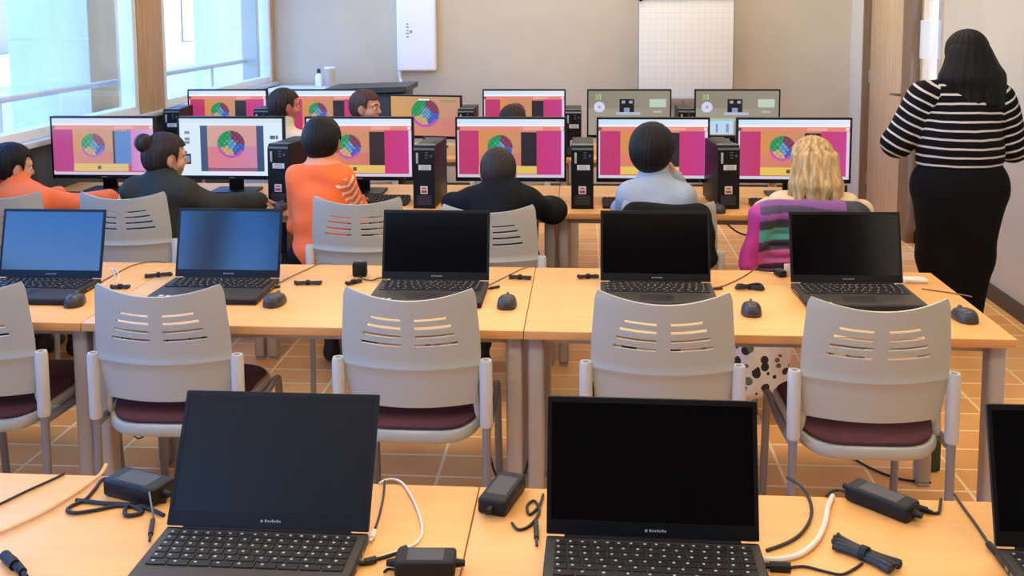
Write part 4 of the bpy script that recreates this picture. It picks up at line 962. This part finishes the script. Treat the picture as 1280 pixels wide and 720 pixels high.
# --- child in pale blue shirt, chin on right hand
hip, kn, an = seat_joints(.30, 4.15)
p = Fig('child in pale blue shirt with bowl-cut black hair, chin resting on right hand', hip, (.295,4.20,.78), (.295,4.225,.905), (.285,4.255,1.040), -.30, -.10,
        ((.195,4.20,.860),(.405,4.20,.855)), ((.165,4.36,.765),(.455,4.42,.775)), ((.25,4.55,.765),(.385,4.385,.915)), kn, an, hd=((.5,.9,0),(-.25,-.05,.9)), hs=1.0, k=.86, skin_rgb=(216,162,128), hand_n=((0,0,-1),(-.8,-.4,-.1)), curl=(.3,.7))
p.top('shirt', cloth('pale blue knit', (158,166,176)), hem=.50, cuff=.9, inf=.016, noise=.004, seed=7); p.trousers(denim, seed=8); p.shoes(shoe_d)
p.hair(dark_hair, inf=.022, seed=3, nape=-.09, f=40, amp=.0012)

# --- blonde child
hip, kn, an = seat_joints(.945, 4.16)
p = Fig('blonde child with long loose hair and cream top, seen from behind', hip, (.945,4.20,.74), (.945,4.225,.865), (.955,4.262,.992), .22, -.12,
        ((.825,4.205,.820),(1.080,4.205,.820)), ((.775,4.36,.765),(1.185,4.31,.775)), ((.88,4.57,.765),(1.12,4.50,.77)), kn, an, hs=.98, k=.86, skin_rgb=(232,186,152))
p.top('shirt', cloth('cream knit', (222,196,158)), hem=.50, cuff=.95, inf=.014, noise=.004, seed=9); p.trousers(denim, seed=10); p.shoes(shoe_w)
hc = V3(.955,4.262,.992); ex = []
for i, a in enumerate(np.linspace(-1.25,1.25,9)):
    w = .078+.012*math.cos(a); top_ = hc+V3(.07*math.sin(a), -.05-.045*math.cos(a), .035); mid_ = hc+V3(w*1.05*math.sin(a), -.06-.06*math.cos(a), -.075); low = hc+V3(.114*math.sin(a)+.012*math.sin(i*2.3), -.065-.055*math.cos(a), -.185-.02*math.cos(i*1.9))
    ex += [cap(top_, mid_, .028, .026, .018), cap(mid_, low, .026, .013, .014)]
p.hair(blonde, extra=ex, inf=.012, amp=.0045, f=17, seed=4, side=1, y0=.02)

# --- girl with bun, turned to the right, arm on the mouse
hip, kn, an = seat_joints(-1.90, 4.28, spread=.09)
p = Fig('girl with dark hair in a bun and dark green jacket, arm stretched to mouse', hip, (-1.885,4.29,.765), (-1.895,4.30,.890), (-1.885,4.335,.992), -.85, -.12,
        ((-2.015,4.30,.845),(-1.775,4.275,.845)), ((-2.06,4.42,.765),(-1.655,4.33,.775)), ((-1.93,4.60,.765),(-1.500,4.44,.775)), kn, an, hs=.98, k=.86, byaw=-.15, skin_rgb=(204,150,122), curl=(.3,.35), hd=((.4,.9,0),(.75,.5,-.12)))
p.top('jacket', cloth('dark olive jacket', (52,52,46)), hem=.50, cuff=.97, inf=.018, noise=.005, seed=11); p.trousers(denim, seed=12); p.shoes(shoe_d)
hc = V3(-1.885,4.335,.992); Rm = p.Rm
p.hair(hairm('brown bun hair', (50,38,34)), extra=[ell(hc+Rm@V3(0,-.105,.062), (.040,.036,.040), Rm, .01), cap(hc+Rm@V3(0,-.08,.05), hc+Rm@V3(0,-.10,.06), .03, .03)], inf=.010, seed=5, nape=-.064)
bm = new(); q = Matrix([list(x) for x in Rm]).to_4x4()
tr_ = bmesh.ops.create_uvsphere(bm, u_segments=8, v_segments=6, radius=.001); bmesh.ops.delete(bm, geom=tr_['verts'], context='VERTS')
c0 = V3(*hc)-p.off; ring = [Vector(c0+Rm@(V3(0,-.088,.054)+V3(.028*math.cos(a), .017*math.sin(a)*.7, .03*math.sin(a)))) for a in np.linspace(0,2*math.pi,16)]
tube(bm, ring, .005, 8, smooth=2); obj('hair_tie', bm, mat('pale hair tie', (206,196,190), .7), p.t)

# --- child at far left in orange, cut by the frame
hip, kn, an = seat_joints(-2.53, 4.22, spread=.08)
p = Fig('child at the far left edge in plain orange top, dark hair, arm on the table', hip, (-2.53,4.26,.74), (-2.56,4.285,.85), (-2.60,4.315,.945), -.7, -.16,
        ((-2.655,4.27,.80),(-2.44,4.27,.80)), ((-2.63,4.42,.765),(-2.33,4.36,.765)), ((-2.53,4.58,.765),(-2.24,4.52,.765)), kn, an, hs=.97, k=.88, skin_rgb=(206,150,120), hd=((.3,.9,0),(.7,.5,0)))
p.top('sweater', cloth('orange sweatshirt', (240,118,72)), hem=.50, cuff=.95, inf=.018, noise=.005, seed=13); p.trousers(denim, seed=14); p.shoes(shoe_d); p.hair(dark_hair, inf=.012, seed=6)

# --- three children of the far row, mostly hidden by monitors
def far_kid(label, x, y, hz, yaw, top_m, hair_m, skin_rgb, seed, pitch=-.08, nape=-.06):
    hip = (x,y,.57); hy = y+.03
    p = Fig(label, hip, (x,y+.02,hz-.29), (x,y+.03,hz-.155), (x,hy+.02,hz), yaw, pitch, ((x-.12,y+.03,hz-.20),(x+.12,y+.03,hz-.20)), ((x-.16,y+.15,.79),(x+.16,y+.15,.79)), ((x-.10,y+.33,.775),(x+.10,y+.33,.775)),
            ((x-.09,y+.32,.54),(x+.09,y+.32,.54)), ((x-.09,y+.29,.12),(x+.09,y+.29,.12)), hs=.95, k=.9, skin_rgb=skin_rgb, h=.007)
    p.top('shirt', top_m, hem=.46, cuff=.9, inf=.014, seed=seed); p.trousers(denim, seed=seed+1); p.shoes(shoe_d); p.hair(hair_m, inf=.010, seed=seed, nape=nape)
far_kid('boy in cream shirt turned to the right at the far row, short hair', -1.79, 5.78, 1.075, -.95, cloth('cream shirt', (226,206,170)), brown_hair, (196,116,98), 20)
far_kid('child at the far row in front of the dark cabinet, face turned sideways', -1.315, 5.85, 1.060, -1.75, cloth('brown top', (150,110,90)), hairm('auburn brown hair', (74,52,44)), (206,146,116), 23)
far_kid('child at the far row, only the top of dark hair showing over a monitor', -.43, 5.82, .975, 0, cloth('grey top', (120,120,124)), brown_hair, (206,150,120), 26)
for x, y, lab in ((-1.79,5.60,'grey plastic chair under the boy in cream shirt, hidden by monitors'),(-1.315,5.68,'grey plastic chair under the far-row child by the dark cabinet'),(-.43,5.64,'grey plastic chair under the far-row child with only hair showing')):
    chair(x, y, 0, lab)

# --- standing woman in striped jumper
wx, wy = 1.80, 4.95
p = Fig('standing woman seen from behind, black and white striped jumper, long black hair', (wx+.01,wy,.86), (wx+.0,wy-.005,1.10), (wx+.01,wy+.0,1.262), (wx+.035,wy+.035,1.408), .25, -.12,
        ((wx-.165,wy,1.205),(wx+.175,wy,1.205)), ((wx-.265,wy+.05,.985),(wx+.275,wy+.05,.965)), ((wx-.13,wy+.27,1.02),(wx+.12,wy+.27,1.0)),
        ((wx-.085,wy+.02,.46),(wx+.085,wy+.02,.46)), ((wx-.07,wy-.0,.085),(wx+.07,wy-.0,.085)), hs=1.06, k=1.18, skin_rgb=(222,170,140), hand_n=((.2,0,1),(-.2,0,1)), hd=((.8,.5,.1),(-.8,.5,.1)), curl=.5)
big = [ell((wx+.005,wy-.0,1.10), (.185,.125,.20), None, .08), ell((wx+.01,wy,.93), (.195,.135,.17), None, .08)]
sl = []
for i in (0,1):
    e, w = p.el[i], p.wr[i]; sl += [cap(p.sh[i], e, .075, .066, .02), cap(e, e+(w-e)*.35, .066, .060, .02)]
P = big+p.shp+sl+[cap(p.neck-V3(0,0,.04), p.neck+V3(0,0,.02), .055, .052, .03)]
nb = len(big)+len(p.shp); tests = {nb:1.19, nb+1:.95, nb+2:1.19, nb+3:.95}
p.wear('jumper', P, stripes_mat('black and white stripes', (13,11,13), (206,196,190), .0425, .23, .1), .010, [lambda X: .872-X[:,2]+.008*np.sin(X[:,0]*20)], wrinkle(.004, 26, 4), uv=tests, h=.005)
tp = [ell((wx+.012,wy-.01,.80), (.212,.150,.16), None, .06)]
for sx in (-1,1): tp += [cap((wx+.012+sx*.085,wy-.01,.74),(wx+.015+sx*.07,wy+.01,.43), .128, .100, .05), cap((wx+.015+sx*.07,wy+.01,.43),(wx+.02+sx*.06,wy+.0,.13), .100, .062, .04)]
p.wear('trousers', tp, cloth('black trouser cloth', (7,6,8)), .006, [lambda X: X[:,2]-.89], wrinkle(.005, 20, 8)); p.shoes(shoe_d)
hc = p.head.copy(); Rm = p.Rm; ex = []
for i, a in enumerate(np.linspace(-1.5,1.5,9)):
    f = max(0., a)/1.5
    top_ = hc+V3(.066*math.sin(a), -.03-.05*math.cos(a), .02); mid_ = hc+V3(.100*math.sin(a)+.02*f, -.055-.062*math.cos(a), -.10); low = hc+V3(.105*math.sin(a)+.055*(f+.25), -.065-.075*math.cos(a), -.20-.05*f)
    ex += [cap(top_, mid_, .030, .036, .04), cap(mid_, low, .036, .022, .03)]
p.hair(hairm('black hair', (9,8,9), .2), extra=ex, inf=.016, amp=.001, f=22, seed=9, side=1, y0=.045)

# --- clothes hung over the chairs
def jacket(label, cx, cy, w, z0, z1, rows, colfn, m, name='jacket', seed=0):
    P = []
    for i in range(rows):
        z = z0+(z1-z0)*(i+.5)/rows; r = (z1-z0)/rows*.56; ww = w*(.5+.07*math.sin(i*1.3))*(1-.10*(i/rows)); y = cy-.035*(z-z0)/(z1-z0)
        P.append(cap((cx-ww+r,y,z), (cx+ww-r,y,z), r, r, .004)); P.append(cap((cx-ww*.9+r,y-.012,z), (cx+ww*.9-r,y-.012,z), r, r, .004))
    P += [cap((cx-w*.36,cy-.05,z1-.01),(cx+w*.36,cy-.05,z1-.01), .042, .042, .03), cap((cx-w*.40,cy-.05,z1-.03),(cx-w*.50,cy-.03,z0+.12), .05, .042, .02), cap((cx+w*.40,cy-.05,z1-.03),(cx+w*.50,cy-.03,z0+.12), .05, .042, .02)]
    V, Q = nets(P, .0045, 0, (), wrinkle(.004, 45, seed)); off = V3(cx,cy,z0)
    o = mesh_np(name, V-off, Q, m, cols=colfn(V) if colfn else None); o.location = off; return tag(o, label, 'jacket')
def puffer(V):
    bands = [(.0,(206,44,110)),(.62,(60,44,62)),(.645,(190,84,140)),(.70,(52,46,54)),(.725,(70,60,84)),(.74,(84,168,152)),(.79,(60,58,66)),(.825,(150,84,156)),(.85,(70,56,84)),(.88,(120,66,130))]
    c = np.zeros((len(V),3)); z = V[:,2]+.01*np.sin(V[:,0]*14)
    for b_, col in bands: c[z > b_] = lin(col)
    m = (V[:,0] < .675)&(V[:,2] > .58); c[m] = lin((190,50,124)); m = (V[:,0] > 1.0)&(V[:,2] > .74); c[m] = lin((40,36,42)); return c
jacket('pink, teal and purple striped puffer jacket hung over the blonde child\'s chair', .875, 3.95, .45, .53, .872, 7, puffer, attr_mat('striped puffer', .6, bump=.15, bscale=90), seed=3)
jacket('black coat hung over the chair of the child in pale blue shirt', .315, 3.95, .33, .55, .855, 5, None, black_cl, seed=4)
# patterned cloth hanging below the blonde child's chair
fl = mat('white cloth with dark, green and red blotches', (226,214,208), .9); N, L = nt(fl); b = N['Principled BSDF']; tc = N.new('ShaderNodeTexCoord'); vo = N.new('ShaderNodeTexVoronoi'); vo.inputs['Scale'].default_value = 26; L.new(tc.outputs['Object'], vo.inputs[0])
lt = N.new('ShaderNodeMath'); lt.operation = 'LESS_THAN'; lt.inputs[1].default_value = .46; L.new(vo.outputs['Distance'], lt.inputs[0])
sh_ = N.new('ShaderNodeSeparateColor'); L.new(vo.outputs['Color'], sh_.inputs[0]); cr = N.new('ShaderNodeValToRGB'); cr.color_ramp.interpolation = 'CONSTANT'; L.new(sh_.outputs[0], cr.inputs[0])
E_ = cr.color_ramp.elements; E_[0].color = (*lin((46,42,44)),1); E_[1].position = .35; E_[1].color = (*lin((96,110,92)),1); e2 = E_.new(.55); e2.color = (*lin((166,74,80)),1); e3 = E_.new(.72); e3.color = (*lin((226,214,208)),1)
mx = N.new('ShaderNodeMix'); mx.data_type = 'RGBA'; L.new(lt.outputs[0], mx.inputs['Factor']); mx.inputs['A'].default_value = (*lin((228,216,210)),1); L.new(cr.outputs[0], mx.inputs['B']); L.new(mx.outputs['Result'], b.inputs['Base Color'])
P = [cap((.66,3.93,.47),(.64,3.90,.14), .055, .06, .03), cap((.76,3.93,.47),(.75,3.92,.10), .06, .055, .03), cap((.70,3.94,.47),(.70,3.90,.12), .05, .05, .03)]
V, Q = nets(P, .007, 0, [lambda X: .075+.05*np.sin(X[:,0]*11)-X[:,2]], wrinkle(.007, 30, 12)); off = V3(.7,3.93,.07)
o = mesh_np('patterned_bag', V-off, Q, fl); o.location = off; tag(o, 'white cloth bag with dark, green and red blotches hanging under the blonde child\'s chair', 'bag')
